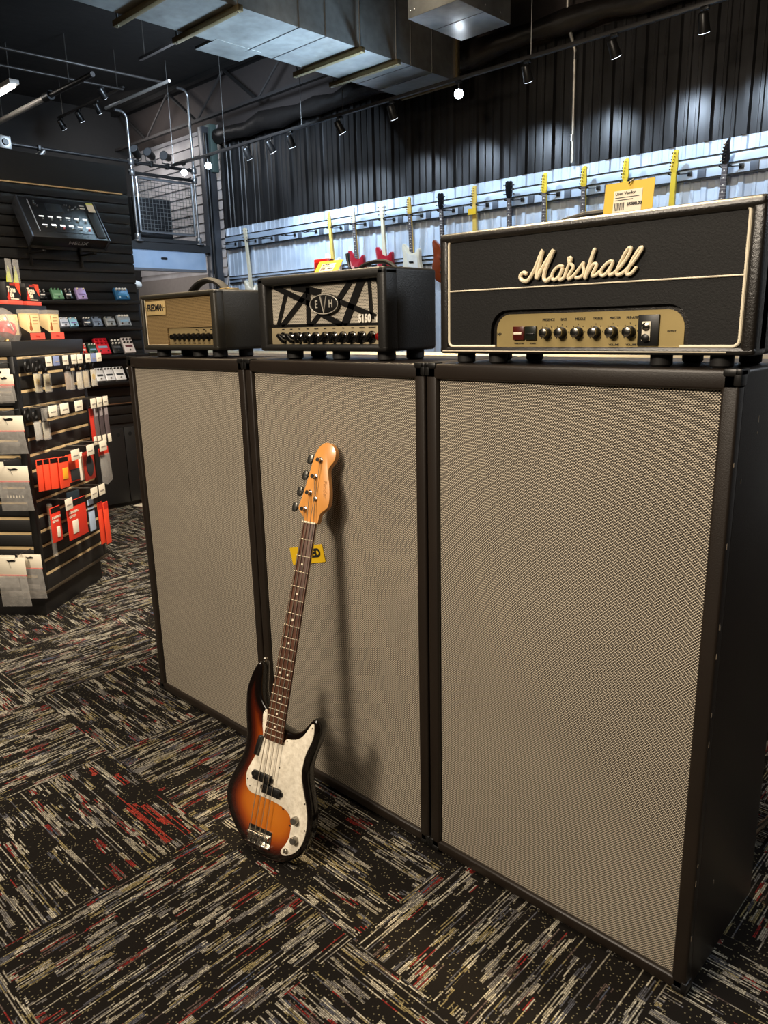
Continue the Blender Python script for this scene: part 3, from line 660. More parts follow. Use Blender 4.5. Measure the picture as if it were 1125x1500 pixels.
n.put(n.b.inputs['Base Color'], n.ramp(fac, [(0, (10, 8, 7)), (.17, (16, 9, 7)), (.30, (70, 22, 9)), (.46, (138, 58, 14)), (.66, (176, 94, 20)), (1, (186, 106, 28))]))
n.set(Roughness=.16, Coat_Weight=.6, Coat_Roughness=.05)
bobj('body', burst_body(), n.mat, sharp=60)
PG = [(-.047,.428),(-.055,.412),(-.052,.395),(-.049,.375),(-.040,.349),(-.045,.325),(-.055,.295),(-.072,.257),(-.078,.233),(-.072,.205),(-.060,.192),(-.046,.188),(-.006,.191),(.055,.188),(.085,.177),(.097,.155),(.098,.116),(.088,.090),(.077,.074),(.079,.063),(.097,.063),(.128,.086),(.144,.120),(.147,.164),(.138,.204),(.114,.255),(.101,.290),(.104,.345),(.121,.390),(.119,.426),(.110,.433),(.102,.416),(.086,.386),(.061,.370),(.034,.367),(.031,.352),(-.031,.352),(-.036,.385),(-.040,.420)]
n = Nodes('white_pearloid'); f = n.noise(55, 4, rough=.7)
n.put(n.b.inputs['Base Color'], n.ramp(f, [(.3, (196, 186, 166)), (.5, (222, 212, 192)), (.7, (240, 232, 214))])); n.set(Roughness=.22, Coat_Weight=.4)
bm = NB(); prism(bm, smooth_loop(PG, 2), -.0028, .0004, .0008); pgo = bobj('pickguard', bm, n.mat)
for sx, sz in ((-.047,.420),(-.070,.222),(-.058,.205),(.000,.1955),(.062,.182),(.092,.147),(.135,.098),(.142,.150),(.128,.218),(.103,.300),(.112,.352),(.113,.420),(.040,.362),(.088,.070),(.030,.285)):
    b = NB(); lathe(b, [(.0024, 0), (.0018, .0012)], n=8, M=Matrix.Translation((sx, -.0026, sz)) @ Matrix.Rotation(PI/2, 4, 'X')); bobj('screw', b, mat('screw_steel', (90, 86, 80), .3, .9), pgo)
MAPH = mat('amber_maple', (206, 142, 72), .3, coat=.4, var=.08)
HEADO = [(-.0215,.955),(-.026,.966),(-.046,.984),(-.052,.992),(-.049,1.006),(-.040,1.045),(-.027,1.140),(-.018,1.164),(-.004,1.177),(.012,1.181),(.030,1.175),(.043,1.156),(.042,1.134),(.032,1.120),(.026,1.110),(.029,1.092),(.040,1.060),(.046,1.030),(.046,1.008),(.036,.997),(.024,.988),(.0215,.972),(.0205,.955)]
bm = NB(); prism(bm, smooth_loop(HEADO, 2), -.004, .012, .002); hs = bobj('headstock', bm, MAPH)
bm = NB(); text(bm, 'Fender', .017, .026, -.0045, 1.055, ext=.0003, shear=.3); R_ = Matrix.Translation((.026, 0, 1.055)) @ Matrix.Rotation(math.radians(80), 4, 'Y') @ Matrix.Translation((-.026, 0, -1.055)); bm.transform(R_); bobj('headstock_decal', bm, mat('faded_decal', (172, 120, 62), .4), hs)
bm = NB(); prism(bm, [(-.0205,.957),(.0205,.957),(.031,.352),(-.031,.352)], -.0085, .016)
for v in bm.verts:
    if v.co.y > .01: v.co.x *= .42
bmesh.ops.bevel(bm, geom=[e for e in bm.edges if all(v.co.y > .01 for v in e.verts) and abs(e.verts[0].co.z-e.verts[1].co.z) > .1], offset=.008, segments=3, profile=.5, affect='EDGES')
bobj('neck', bm, mat('neck_maple', (190, 142, 84), .35, coat=.3))
n = Nodes('rosewood_board'); f = n.noise(30, 5, stretch=(6, 1, .5)); n.put(n.b.inputs['Base Color'], n.ramp(f, [(.3, (52, 28, 17)), (.7, (92, 54, 34))])); n.set(Roughness=.5)
bm = NB(); prism(bm, [(-.0205,.957),(.0205,.957),(.0312,.354),(.024,.3515),(-.024,.3515),(-.0312,.354)], -.0145, -.0085, .001); fbo = bobj('fretboard', bm, n.mat)
bm = NB(); box(bm, -.0208, .0208, -.0172, -.0085, .956, .9605, .0006); bobj('nut', bm, M_CREAM)
SC = .864
fz = lambda k: .959-SC*(1-2**(-k/12))
hw = lambda zz: .0205+(.031-.0205)*(.957-zz)/(.957-.352)
for k in range(1, 21):
    b = NB(); w = hw(fz(k)); tube(b, [(-w, -.0145, fz(k)), (w, -.0145, fz(k))], .0013, 6); bobj('fret', b, mat('fret_wire', (236, 224, 200), .3, .7), fbo)
for k in (3, 5, 7, 9, 12, 12.5, 15, 17, 19):
    kk = int(k); zc = (fz(kk)+fz(kk-1))/2
    xs = [0.0] if kk != 12 else ([-.013] if k == 12 else [.013])
    for xx in xs:
        b = NB(); lathe(b, [(.0032, 0), (.003, .0006)], n=12, M=Matrix.Translation((xx, -.0144, zc)) @ Matrix.Rotation(PI/2, 4, 'X')); bobj('inlay_dot', b, M_CREAM, fbo)
TUN = [(-.029, .992), (-.021, 1.038), (-.0125, 1.084), (-.004, 1.130)]
for k, (tx, tz) in enumerate(TUN):
    b = NB(); lathe(b, [(.0085, 0), (.0075, .002), (.0045, .003), (.0045, .010), (.0060, .011), (.0058, .015)], M=Matrix.Translation((tx, -.004, tz)) @ Matrix.Rotation(PI/2, 4, 'X')); tu = bobj('tuning_machine', b, M_CHR)
    b = NB(); kx = tx-.046; cyl(b, (tx-.012, .016, tz), (kx, .016, tz), .0035, n=10); cyl(b, (tx, .012, tz), (tx, .022, tz), .010, n=14); prism(b, smooth_loop([(kx-.010, tz-.008), (kx-.006, tz-.015), (kx+.006, tz-.012), (kx+.008, tz+.010), (kx+.0, tz+.014), (kx-.009, tz+.010)], 2), .013, .019, .001); bobj('tuning_key', b, mat('dark_steel_key', (96, 94, 88), .3, .9), tu)
b = NB(); lathe(b, [(.0065, 0), (.0065, .004), (.003, .005)], M=Matrix.Translation((.001, -.004, 1.024)) @ Matrix.Rotation(PI/2, 4, 'X')); bobj('string_tree', b, M_CHR)
SX = [-.0275, -.0092, .0092, .0275]; NX = [-.0155, -.0052, .0052, .0155]
M_STR = mat('nickel_string', (214, 200, 176), .3, .8)
for k in range(4):
    b = NB(); mid = [(0, 0, 0)]
    P = [(SX[k]+.001, -.0145, .088), (NX[k], -.0182, .9605), (TUN[k][0]+.004, -.0120, TUN[k][1])]
    if k >= 2: P.insert(2, (.001+(k-2.5)*.004, -.0090, 1.024))
    tube(b, P, .00115-.00012*k, 6); bobj('string', b, M_STR)
bm = NB(); box(bm, -.039, .041, -.0030, .0, .062, .107, .0008); box(bm, -.039, .041, -.013, -.0005, .062, .0645, .0006); br = bobj('bridge', bm, M_CHR)
for k in range(4):
    b = NB(); cyl(b, (SX[k]-.0085+.001, -.009, .088), (SX[k]+.0085+.001, -.009, .088), .0052, n=12); cyl(b, (SX[k]+.001, -.008, .063), (SX[k]+.001, -.008, .088), .0016, n=8); bobj('saddle', b, M_CHR, br)
for x0, x1, za, zb in ((-.051, .011, .2305, .2555), (-.013, .049, .2045, .2295)):
    b = NB(); box(b, x0, x1, -.0115, -.002, za, zb, .003)
    for ex, s in ((x0, -1), (x1, 1)): lathe(b, [(.007, 0), (.0068, .004)], n=14, M=Matrix.Translation((ex, -.0028, (za+zb)/2)) @ Matrix.Rotation(PI/2, 4, 'X'))
    pk = bobj('pickup', b, M_BLK)
    for q in range(4):
        e = NB(); px = x0+.009+q*(x1-x0-.018)/3; lathe(e, [(.0030, 0), (.0028, .0012)], n=10, M=Matrix.Translation((px, -.0115, (za+zb)/2)) @ Matrix.Rotation(PI/2, 4, 'X')); bobj('pole_piece', e, mat('dark_pole', (70, 66, 60), .4, .8), pk)
b = NB(); box(b, -.006, .006, -.013, 0, -.029, .029, .004, M=Matrix.Translation((-.048, -.002, .326)) @ Matrix.Rotation(math.radians(8), 4, 'Y')); bobj('thumb_rest', b, M_BLK)
for kx, kz in ((.110, .168), (.118, .117)):
    b = NB(); lathe(b, [(.0100, 0), (.0098, .013), (.0085, .0155)], M=Matrix.Translation((kx, -.0028, kz)) @ Matrix.Rotation(PI/2, 4, 'X')); bobj('control_knob', b, mat('knob_steel', (150, 146, 138), .3, .9))
b = NB(); lathe(b, [(.0075, 0), (.0075, .003), (.0048, .0035), (.0045, .007)], M=Matrix.Translation((.095, -.0028, .078)) @ Matrix.Rotation(PI/2, 4, 'X')); bobj('output_jack', b, M_CHR)
b = NB(); lathe(b, [(.003, 0), (.003, .006), (.007, .008), (.006, .012)], M=Matrix.Translation((-.092, .018, .546))); bobj('strap_button', b, M_CHR)
# ------------------------------------------------------------------ left slat wall, shelves, pedals
XW = -3.40
M_SLB = mat('black_slatwall', (22, 21, 20), .48, bump=(60, .05))
bm = NB()
box(bm, XW-.12, XW-.02, -5.0, 1.95, .72, 2.84)
z = .74
while z < 2.55:
    box(bm, XW-.03, XW, -5.0, 1.95, z, z+.068, .003); z += .0785
box(bm, XW-.03, XW, -5.0, 1.95, 2.63, 2.84)
struct('wall_left', bm, M_SLB)
struct('trim_2', B(XW-.02, XW+.006, -5.0, 1.90, 2.616, 2.626), M_GOLDCH)
struct('trim_3', B(XW-.02, XW+.002, -5.0, 1.95, .905, .913), mat('wood_edge', (96, 66, 44), .5))
bc = thing('base_cabinet', 'low black cabinet with two doors under the pedal shelves', 'cabinet', (XW, 0, 0), PI/2)
M_BCAB = mat('black_laminate', (26, 25, 25), .5)
bm = NB(); box(bm, .2, 1.95, .014, .11, .03, .72); obj('carcass', bm, M_BCAB, bc)
bm = NB(); box(bm, .2, 1.95, .03, .11, 0, .03); obj('toe_kick', bm, M_BLK, bc)
for a, b_, hx in ((1.22, 1.688, 1.637), (1.694, 1.945, 1.746)):
    b = NB(); box(b, a, b_, -.004, .014, .04, .70, .002); dr = obj('door', b, M_BCAB, bc)
    b = NB(); lathe(b, [(.016, 0), (.016, .003)], n=16, M=Matrix.Translation((hx, -.0035, .642)) @ Matrix.Rotation(PI/2, 4, 'X')); obj('finger_hole', b, mat('hole_black', (4, 4, 4), .9), dr)
tag(obj('paper_slip', B(-.07, .07, -.05, .05, 0, .002), M_WHITE, loc=(XW+.08, 1.76, .0), rotz=.3), 'white paper slip on the carpet by the base of the low black cabinet', 'paper')
SH = [(1.757, 'top shelf of effect pedals on the slat wall'), (1.547, 'second pedal shelf from the top on the slat wall'), (1.323, 'third pedal shelf from the top on the slat wall'), (1.103, 'lowest pedal shelf, with three white pedals')]
for z, lab in SH:
    t = thing('pedal_shelf', lab, 'shelf', (XW, 0, z), PI/2)
    bm = NB(); box(bm, .55, 1.93, -.14, -.001, -.012, 0, .002); obj('shelf_board', bm, M_BLK, t)
    bm = NB(); box(bm, .55, 1.93, -.143, -.137, -.022, .006, .002); obj('front_lip', bm, M_BLK, t)
def pedal(y, z, w, h, col, label, knobs=3, kc=None, rows=1, dark=None, lean=30):
    L = (h-.012)/math.cos(math.radians(lean)); th = .034
    t = thing('effect_pedal', label, 'effect pedal', (XW+.125, y, z+th*math.sin(math.radians(lean))+.0005), 0, 'effect pedals on the wall shelves', rot=(-math.radians(lean), 0, PI/2))
    m_ = mat('pedal_%d_%d_%d' % col, col, .35, .15)
    bm = NB(); box(bm, -w/2, w/2, 0, th, 0, L, .004); obj('housing', bm, m_, t)
    km = kc or M_BLK
    for r in range(rows):
        for k in range(knobs):
            kx = -w*.32+w*.64*k/max(1, knobs-1); b = NB(); lathe(b, [(w*.095, 0), (w*.08, .012)], n=10, M=Matrix.Translation((kx, 0, L*(.86-.2*r))) @ Matrix.Rotation(PI/2, 4, 'X')); obj('knob', b, km, t)
    b = NB(); box(b, -w*.34, w*.34, -.0012, 0, L*.34, L*.48); obj('name_plate', b, mat('plate_%d' % sum(dark or (230, 226, 220)), dark or (230, 226, 220), .5), t)
    for s in ((-1, 1) if w > .1 else (0,)):
        b = NB(); lathe(b, [(.008, 0), (.008, .004), (.006, .010)], n=12, M=Matrix.Translation((s*w*.28, 0, L*.16)) @ Matrix.Rotation(PI/2, 4, 'X')); obj('footswitch', b, M_CHR, t)
BK = (20, 20, 22); WK = mat('white_knob', (226, 224, 220), .4)
for a in [
 (1.095, 1.757, .05, .085, (30, 30, 32), 'black and white effect pedal at the left end of the top shelf', 2, WK, 2, None),
 (1.214, 1.757, .085, .095, (112, 160, 126), 'mint green effect pedal on the top shelf', 3, M_BLK, 1, (150, 190, 160)),
 (1.300, 1.757, .055, .092, BK, 'black effect pedal with white knobs between the mint and lavender ones', 2, WK, 2, None),
 (1.408, 1.757, .080, .100, (176, 158, 214), 'lavender effect pedal on the top shelf', 2, M_CREAM, 1, (120, 100, 160)),
 (1.758, 1.757, .120, .105, (34, 92, 138), 'blue effect pedal at the right end of the top shelf', 4, WK, 1, (60, 130, 180)),
 (1.240, 1.547, .066, .080, (206, 214, 232), 'pale white-blue slim pedal, leftmost on the second shelf', 2, WK, 1, (120, 130, 150)),
 (1.314, 1.547, .064, .078, (150, 200, 226), 'light blue slim pedal on the second shelf', 2, WK, 1, (90, 130, 160)),
 (1.424, 1.547, .070, .080, (26, 28, 38), 'black pedal on the second shelf right of the light blue one', 3, WK, 1, None),
 (1.513, 1.547, .078, .085, (110, 124, 146), 'slate blue pedal on the second shelf', 2, M_BLK, 1, (60, 66, 80)),
 (1.626, 1.547, .080, .085, (146, 150, 154), 'grey pedal with a dark centre, second from right on the second shelf', 2, M_BLK, 1, (70, 72, 76)),
 (1.752, 1.547, .110, .098, (142, 152, 164), 'large grey pedal at the right end of the second shelf', 4, WK, 1, (120, 160, 190)),
 (1.368, 1.323, .056, .100, (206, 60, 50), 'slim red and white pedal, leftmost on the third shelf', 2, WK, 2, None),
 (1.450, 1.323, .070, .098, (30, 66, 52), 'dark green pedal on the third shelf', 3, WK, 1, (120, 190, 160)),
 (1.540, 1.323, .114, .138, (206, 34, 50), 'big red twin-switch pedal on the third shelf', 3, mat('red_knob', (150, 20, 34), .3), 2, (230, 120, 120)),
 (1.663, 1.323, .090, .128, BK, 'black twin-row pedal right of the big red pedal', 3, WK, 2, (70, 70, 74)),
 (1.772, 1.323, .096, .136, (214, 206, 206), 'white pedal with a dark red panel, right end of third shelf', 3, M_BLK, 2, (80, 16, 28)),
 (1.486, 1.103, .076, .116, (226, 226, 228), 'white pedal with dark display, leftmost of the lowest shelf', 3, M_BLK, 1, (34, 36, 40)),
 (1.571, 1.103, .077, .117, (226, 226, 229), 'white pedal with dark display, middle of the lowest shelf', 3, M_BLK, 1, (34, 36, 40)),
 (1.662, 1.103, .090, .118, (226, 226, 227), 'white pedal with dark display, third from left on lowest shelf', 3, M_BLK, 1, (34, 36, 40)),
 (1.770, 1.103, .080, .110, (24, 24, 26), 'black pedal at the right end of the lowest shelf', 3, WK, 1, None)]:
    pedal(*a)
# floor processor on the slat wall
hx = thing('effects_processor', 'large black floor effects processor tilted out on the slat wall, with two rows of footswitches', 'effects processor', (XW+.32, 1.285, 2.205), rot=(-math.radians(35), 0, PI/2))
HW, HL, HT = .29, .37, .10
bm = NB(); box(bm, -HW, HW, 0, HT, 0, HL, .006); obj('chassis', bm, mat('processor_black', (22, 23, 26), .4), hx)
for s in (-1, 1):
    b = NB(); box(b, s*HW-(.014 if s < 0 else 0), s*HW+(.014 if s > 0 else 0), -.006, HT+.006, -.006, HL+.004, .004); obj('end_cheek', b, mat('cheek_grey', (70, 74, 82), .35, .5), hx)
bm = NB(); box(bm, -.225, .19, -.003, 0, .05, .345, .002); fp = obj('face_plate', bm, mat('processor_face', (17, 18, 21), .35), hx)
bm = NB(); box(bm, -.229, -.223, -.004, 0, .05, .345); obj('bright_edge', bm, mat('light_edge', (190, 196, 206), .3, .5), fp)
LED = mat('white_scribble', (240, 240, 240), .4, emit=1.2)
for r, zz in enumerate((.165, .085)):
    for k in range(6):
        x = -.17+.067*k
        b = NB(); lathe(b, [(.009, 0), (.009, .006), (.006, .012)], n=12, M=Matrix.Translation((x, -.003, zz)) @ Matrix.Rotation(PI/2, 4, 'X')); obj('footswitch', b, M_CHR if not (r == 1 and k in (2, 5)) else mat('pink_switch', (220, 130, 130), .3, .6), hx)
        b = NB(); box(b, x-.018, x+.018, -.004, -.003, zz+.022, zz+.032+(.006 if r == 1 and k in (1, 2, 3) else 0)); obj('scribble_strip', b, LED, hx)
bm = NB(); box(bm, -.11, .02, -.004, -.003, .245, .320); obj('screen', bm, mat('dark_screen', (26, 30, 38), .15), hx)
for x, zz in ((-.185, .325), (-.18, .30), (-.17, .285), (-.19, .305), (.045, .315), (.06, .315), (.085, .305), (.09, .275), (.06, .27), (.13, .305), (.14, .285), (.105, .28)):
    b = NB(); lathe(b, [(.006, 0), (.005, .010)], n=10, M=Matrix.Translation((x, -.003, zz)) @ Matrix.Rotation(PI/2, 4, 'X')); obj('knob', b, M_STEEL, hx)
bm = NB(); box(bm, .205, .275, -.012, 0, .02, .25, .004); obj('expression_pedal', bm, mat('pedal_rubber', (38, 42, 44), .6), hx)
for zz in (.30, .325):
    b = NB(); box(b, .165, .205, -.004, -.003, zz-.004, zz+.004); obj('printed_text', b, WK, hx)
b = T('HELIX', .050, .0, 0, 0, sx=1.15, ext=.0006); b.transform(Matrix.Translation((.06, .05, -.0015)) @ Matrix.Rotation(PI/2, 4, 'X')); obj('front_lettering', b, mat('silver_letters', (196, 196, 200), .3, .7), hx)
pt = thing('price_tag', 'white price tag with yellow top stuck on the effects processor', 'tag', hx.location, rot=hx.rotation_euler)
bm = NB(); box(bm, .222, .278, -.016, -.013, .262, .335); obj('tag_card', bm, M_WHITE, pt)
bm = NB(); box(bm, .222, .278, -.017, -.0125, .335, .348); obj('tag_header', bm, mat('lime_card', (206, 206, 90), .5), pt)
t = thing('wall_bracket', 'black bracket arms carrying the effects processor on the slat wall', 'bracket', (XW, 1.285, 2.12), PI/2)
for s in (-.2, .2):
    b = NB(); box(b, s-.012, s+.012, -.26, -.001, -.012, 0, .002); box(b, s-.012, s+.012, -.012, -.001, -.10, .14, .002); obj('bracket_arm', b, M_BLK, t)

# ------------------------------------------------------------------ kiosk
P0 = Vector((-1.234, .04, 0)); aR = math.atan2(.8, -.6); aF = math.atan2(.6, .8)
def KR(s, off, z): return P0+Vector((-.6, .8, 0))*s+Vector((.8, .6, 0))*off+Vector((0, 0, z))
def KF(s, off, z): return P0+Vector((-.8, -.6, 0))*s+Vector((.6, -.8, 0))*off+Vector((0, 0, z))
ks = thing('display_kiosk', 'square black slat-panel kiosk with gold channels covered in hanging accessories', 'display stand', P0, aR)
KS = .70
bm = NB(); box(bm, .012, KS-.012, .012, KS-.012, .15, 1.40); obj('core', bm, M_BLK, ks)
bm = NB(); box(bm, .03, KS-.03, .03, KS-.03, 0, .15, .004); obj('plinth', bm, mat('plinth_black', (20, 18, 17), .5), ks)
bm = NB(); box(bm, -.008, KS+.008, -.008, KS+.008, .135, .152, .005); obj('base_rim', bm, mat('dark_bronze_rim', (90, 80, 66), .35, .7), ks)
bm = NB(); box(bm, -.004, KS+.004, -.004, KS+.004, 1.40, 1.475, .006); obj('top_cap', bm, mat('cap_black', (24, 23, 22), .45), ks)
for px_, py_ in ((0, 0), (KS, 0), (0, KS), (KS, KS)):
    b = NB(); box(b, px_-(.0 if px_ == 0 else .034), px_+(.034 if px_ == 0 else 0), py_-(0 if py_ == 0 else .034), py_+(.034 if py_ == 0 else 0), .15, 1.40, .003); obj('corner_post', b, M_BLK, ks)
CH_Z = [1.390, 1.305, 1.221, 1.137, 1.052, .972, .889, .805, .724, .642, .558, .475, .394, .312, .236]
for side in range(4):
    MS = Matrix.Translation((KS/2, KS/2, 0)) @ Matrix.Rotation(side*PI/2, 4, 'Z') @ Matrix.Translation((-KS/2, -KS/2, 0))
    bm = NB()
    for zz in CH_Z: box(bm, .034, KS-.034, .003, .014, zz-.006, zz+.007, M=MS.copy())
    obj('slat_channel', bm, M_GOLDCH, ks)
    bm = NB(); zs = [.150]+[c for c in CH_Z[::-1]]
    for a, c in zip([.152]+[q+.016 for q in CH_Z[::-1]], [q-.008 for q in CH_Z[::-1]]+[1.40]):
        if c > a: box(bm, .034, KS-.034, .0, .013, a, c, .002, M=MS.copy())
    obj('slat_panel', bm, M_SLB, ks)
def hook(K, ang, s, z, label, L=.14, flag=None, fw_=.065, fh_=.045):
    t = thing('peg_hook', label, 'hook', K(s, 0, z), ang, 'peg hooks on the kiosk')
    b = NB(); tube(b, [(0, .002, 0), (0, -L+.02, 0), (0, -L, .006)], .0025, 6); obj('hook_wire', b, M_STEEL, t)
    if flag is not None:
        b = NB(); box(b, -fw_/2, fw_/2, -L-.003, -L-.001, -fh_, .004, .0008, M=Matrix.Rotation(random.uniform(-.04, .04), 4, 'Z')); fl = obj('price_flag', b, flag, t)
        b = NB(); box(b, -fw_*.3, fw_*.3, -L-.0042, -L-.0028, -fh_*.62, -fh_*.5); obj('price_print', b, mat('faint_print', (150, 140, 128), .6), fl)
M_BLUEF = mat('blue_flag', (120, 132, 170), .5)
ROWA = [(.085, 0), (.165, 1), (.245, 0), (.333, 0), (.400, 0), (.490, 0), (.560, 1), (.622, 0)]
ords = ['first', 'second', 'third', 'fourth', 'fifth', 'sixth', 'seventh', 'eighth', 'ninth', 'tenth', 'eleventh', 'twelfth']
for k, (s, bl) in enumerate(ROWA): hook(KR, aR, s, 1.390, 'top-row kiosk hook with a %s price flag, %s from the left' % ('blue' if bl else 'cream', ords[k]), .135, M_BLUEF if bl else M_WHITE, .058)
def capo(K, ang, s, off, z, label, card=(214, 200, 168), yel=False, bag=True):
    t = thing('capo_pack', label, 'accessory pack', K(s, off, z), ang, 'capo packs on the kiosk')
    b = NB(); tube(b, smooth_path([(-.012, 0, -.012), (-.018, 0, -.035), (-.004, 0, -.058), (.016, 0, -.062)], 2), .006, 6); obj('capo_arm', b, M_BLK, t)
    b = NB(); tube(b, smooth_path([(.014, 0, -.004), (.018, 0, -.030), (.004, 0, -.050)], 2), .006, 6); obj('capo_grip', b, M_BLK, t)
    b = NB(); box(b, -.026, .026, .002, .004, -.066, .004, .0006); obj('backing_card', b, M_BLK, t)
    if bag:
        b = NB(); box(b, -.028, .028, -.004, -.002, -.155, -.066, .0008); obj('insert_card', b, mat('insert_%d' % card[0], card, .5), t)
        if yel:
            b = NB(); lathe(b, [(.017, 0), (.017, .001)], n=16, M=Matrix.Translation((0, -.0042, -.105)) @ Matrix.Rotation(PI/2, 4, 'X')); obj('yellow_disc', b, M_YEL, t)
        b = NB(); box(b, -.032, .032, -.009, -.0065, -.160, -.06, .001); obj('clear_bag', b, M_BAG, t)
for a in [(.065, .03, 1.382, 'black clip pack at the left end of the top kiosk row, no card', (214, 200, 168), False, False),
          (.135, .05, 1.382, 'second black clip pack from the left in the top kiosk row', (214, 200, 168), False, False),
          (.100, .05, 1.372, 'capo pack with a yellow disc, leftmost in the top kiosk row', (216, 200, 150), True),
          (.190, .05, 1.366, 'capo pack with a pale card beside the leftmost yellow disc', (222, 206, 160), False),
          (.318, .095, 1.366, 'capo pack with a brown and white card in mid top row', (150, 120, 92), False),
          (.372, .08, 1.362, 'dark-edged capo pack in mid top row behind a white one', (120, 100, 84), False),
          (.432, .10, 1.360, 'white capo pack in the top kiosk row, third from its right end', (226, 216, 190), False),
          (.505, .10, 1.362, 'cream capo pack next to the right-hand yellow disc', (206, 186, 146), False),
          (.575, .11, 1.366, 'capo pack with a yellow disc at the right end of the row', (224, 214, 190), True)]:
    capo(KR, aR, *a)
# second row
hook(KR, aR, .062, 1.137, 'bare second-row kiosk hook with no flag, nearest the corner', .08)
for k, (s, kind) in enumerate([(.127, 0), (.246, 0), (.395, 0), (.523, 0), (.598, 0), (.668, 0)]): hook(KR, aR, s, 1.137, 'second-row kiosk hook with cream price flag, %s from the left' % ords[k], .10 if k < 3 else .12, M_WHITE, .08 if k < 3 else .058, .052)
for s, lab in ((.127, 'small clear box behind the first cream flag of the second row'), (.246, 'small clear box behind the second cream flag of the second row')):
    t = thing('clear_box', lab, 'box', KR(s, .075, 1.068), aR, 'clear boxes in the second row'); b = NB(); box(b, -.045, .045, -.015, .015, 0, .064, .003); obj('box_shell', b, M_BAG, t)
    b = NB(); box(b, -.03, .03, -.006, .006, .006, .05, .002); obj('contents', b, mat('grey_contents', (110, 106, 100), .5), t)
for a in [(.020, .02, 1.14, 'black clip pack at the left end of the second kiosk row', (200, 196, 186), False, False),
          (.062, .04, 1.128, 'clip pack in a clear bag, leftmost of the second kiosk row', (196, 192, 180), False),
          (.122, .05, 1.122, 'clip pack in a clear bag, second from left of the second row', (204, 196, 172), False)]: capo(KR, aR, *a)
for k, (s, c) in enumerate([(.552, (196, 50, 36)), (.585, (96, 84, 84)), (.632, (70, 60, 62)), (.680, (88, 76, 78))]):
    t = thing('strap_pack', 'long %s strap pack hanging at the right end of the second row, %s from left' % ('red-topped' if k == 0 else 'dark', ords[k]), 'accessory pack', KR(s, .085+.008*k, 1.08), aR, 'strap packs')
    b = NB(); prism(b, [(-.020, 0), (.020, 0), (.026, -.19), (-.014, -.19)], -.004, .004, .001); obj('strap_card', b, mat('strap_%d' % c[0], c, .5), t)
    b = NB(); box(b, -.016, .026, -.006, -.004, -.215, -.165, .001); obj('paper_label', b, M_WHITE, t)
    b = NB(); box(b, -.018, .018, -.005, -.004, -.05, -.004); obj('top_label', b, M_RED if k == 0 else mat('grey_label', (150, 140, 140), .5), t)
# third row
for k, s in enumerate((.225, .385, .540)): hook(KR, aR, s, .889, 'third-row kiosk hook with cream price flag, %s from the left' % ords[k], .14, M_WHITE, .085, .055)
def cardpack(K, ang, s, off, z, w, h, m_, label, patch=None, tilt=0.0, hdr=None, words=None, name='card_pack', grp='flat packs on the kiosk', yaw=0.0):
    t = thing(name, label, 'accessory pack', K(s, off, z), rot=(0, tilt, ang+yaw), group=grp)
    b = NB(); box(b, -w/2, w/2, 0, .006, -h, 0, .0015); obj('card', b, m_, t)
    if hdr is not None:
        b = NB(); box(b, -w/2+.002, w/2-.002, -.001, .0005, -h*.16, -.002); obj('header_strip', b, hdr, t)
    if patch:
        pm, x0, x1, z0, z1, kind = patch; b = NB()
        if kind == 'o': prism(b, ellipse((x0+x1)/2*w, -(z0+z1)/2*h, (x1-x0)/2*w, abs(z1-z0)/2*h, 24), -.003, .001, .001)
        else: box(b, x0*w, x1*w, -.004, .001, -z1*h, -z0*h, .001)
        obj('product', b, pm, t)
    if words:
        for q, wd in enumerate(words):
            b = NB(); text(b, wd, h*.085, -w*.42, -.0012, -h*(.30+.105*q), 'LEFT', sx=1.05, bold=.0006); obj('lettering', b, M_WHITE, t)
    return t
AMB = mat('amber_foam', (232, 160, 40), .5); DKF = mat('dark_felt', (30, 30, 30), .8); DRED = mat('dark_red_card', (150, 40, 28), .5)
for k, s in enumerate((.030, .058, .086)): cardpack(KR, aR, s, .07+.02*k, .872, .085, .165, M_ORANGE, 'orange-red pack edge-on in the third kiosk row, %s of the fan' % ords[k], None, .04, M_BLK, yaw=-.35)
cardpack(KR, aR, .128, .125, .868, .090, .165, M_ORANGE, 'orange-red pack with an amber block in the third kiosk row', (AMB, -.2, .32, .36, .72, 'r'), .05, M_BLK)
cardpack(KR, aR, .262, .10, .862, .125, .155, M_ORANGE, 'orange-red pack with a dark foam block in the third row', (DKF, -.26, .46, .55, .95, 'r'), .03)
cardpack(KR, aR, .425, .105, .850, .118, .165, DRED, 'dark red pack with a round black disc in the third row', (DKF, -.30, .36, .16, .88, 'o'), -.02)
cardpack(KR, aR, .375, .085, .852, .030, .160, M_WHITE, 'narrow white card edge left of the round black disc pack', None, .0, yaw=-.5)
t = thing('bagged_pack', 'clear bag with a grey oval piece at the right end of the third row', 'accessory pack', KR(.600, .11, .845), aR)
b = NB(); box(b, -.058, .058, 0, .004, -.05, 0, .001); obj('header_card', b, M_RED, t)
b = NB(); prism(b, ellipse(0, -.12, .038, .062), .002, .008, .001); obj('oval_piece', b, mat('grey_rubber', (84, 84, 82), .6), t)
b = NB(); prism(b, [(-.060, -.04), (.060, -.04), (.070, -.205), (.0, -.225), (-.054, -.210)], -.004, -.001, .0005); obj('clear_bag', b, M_BAG, t)
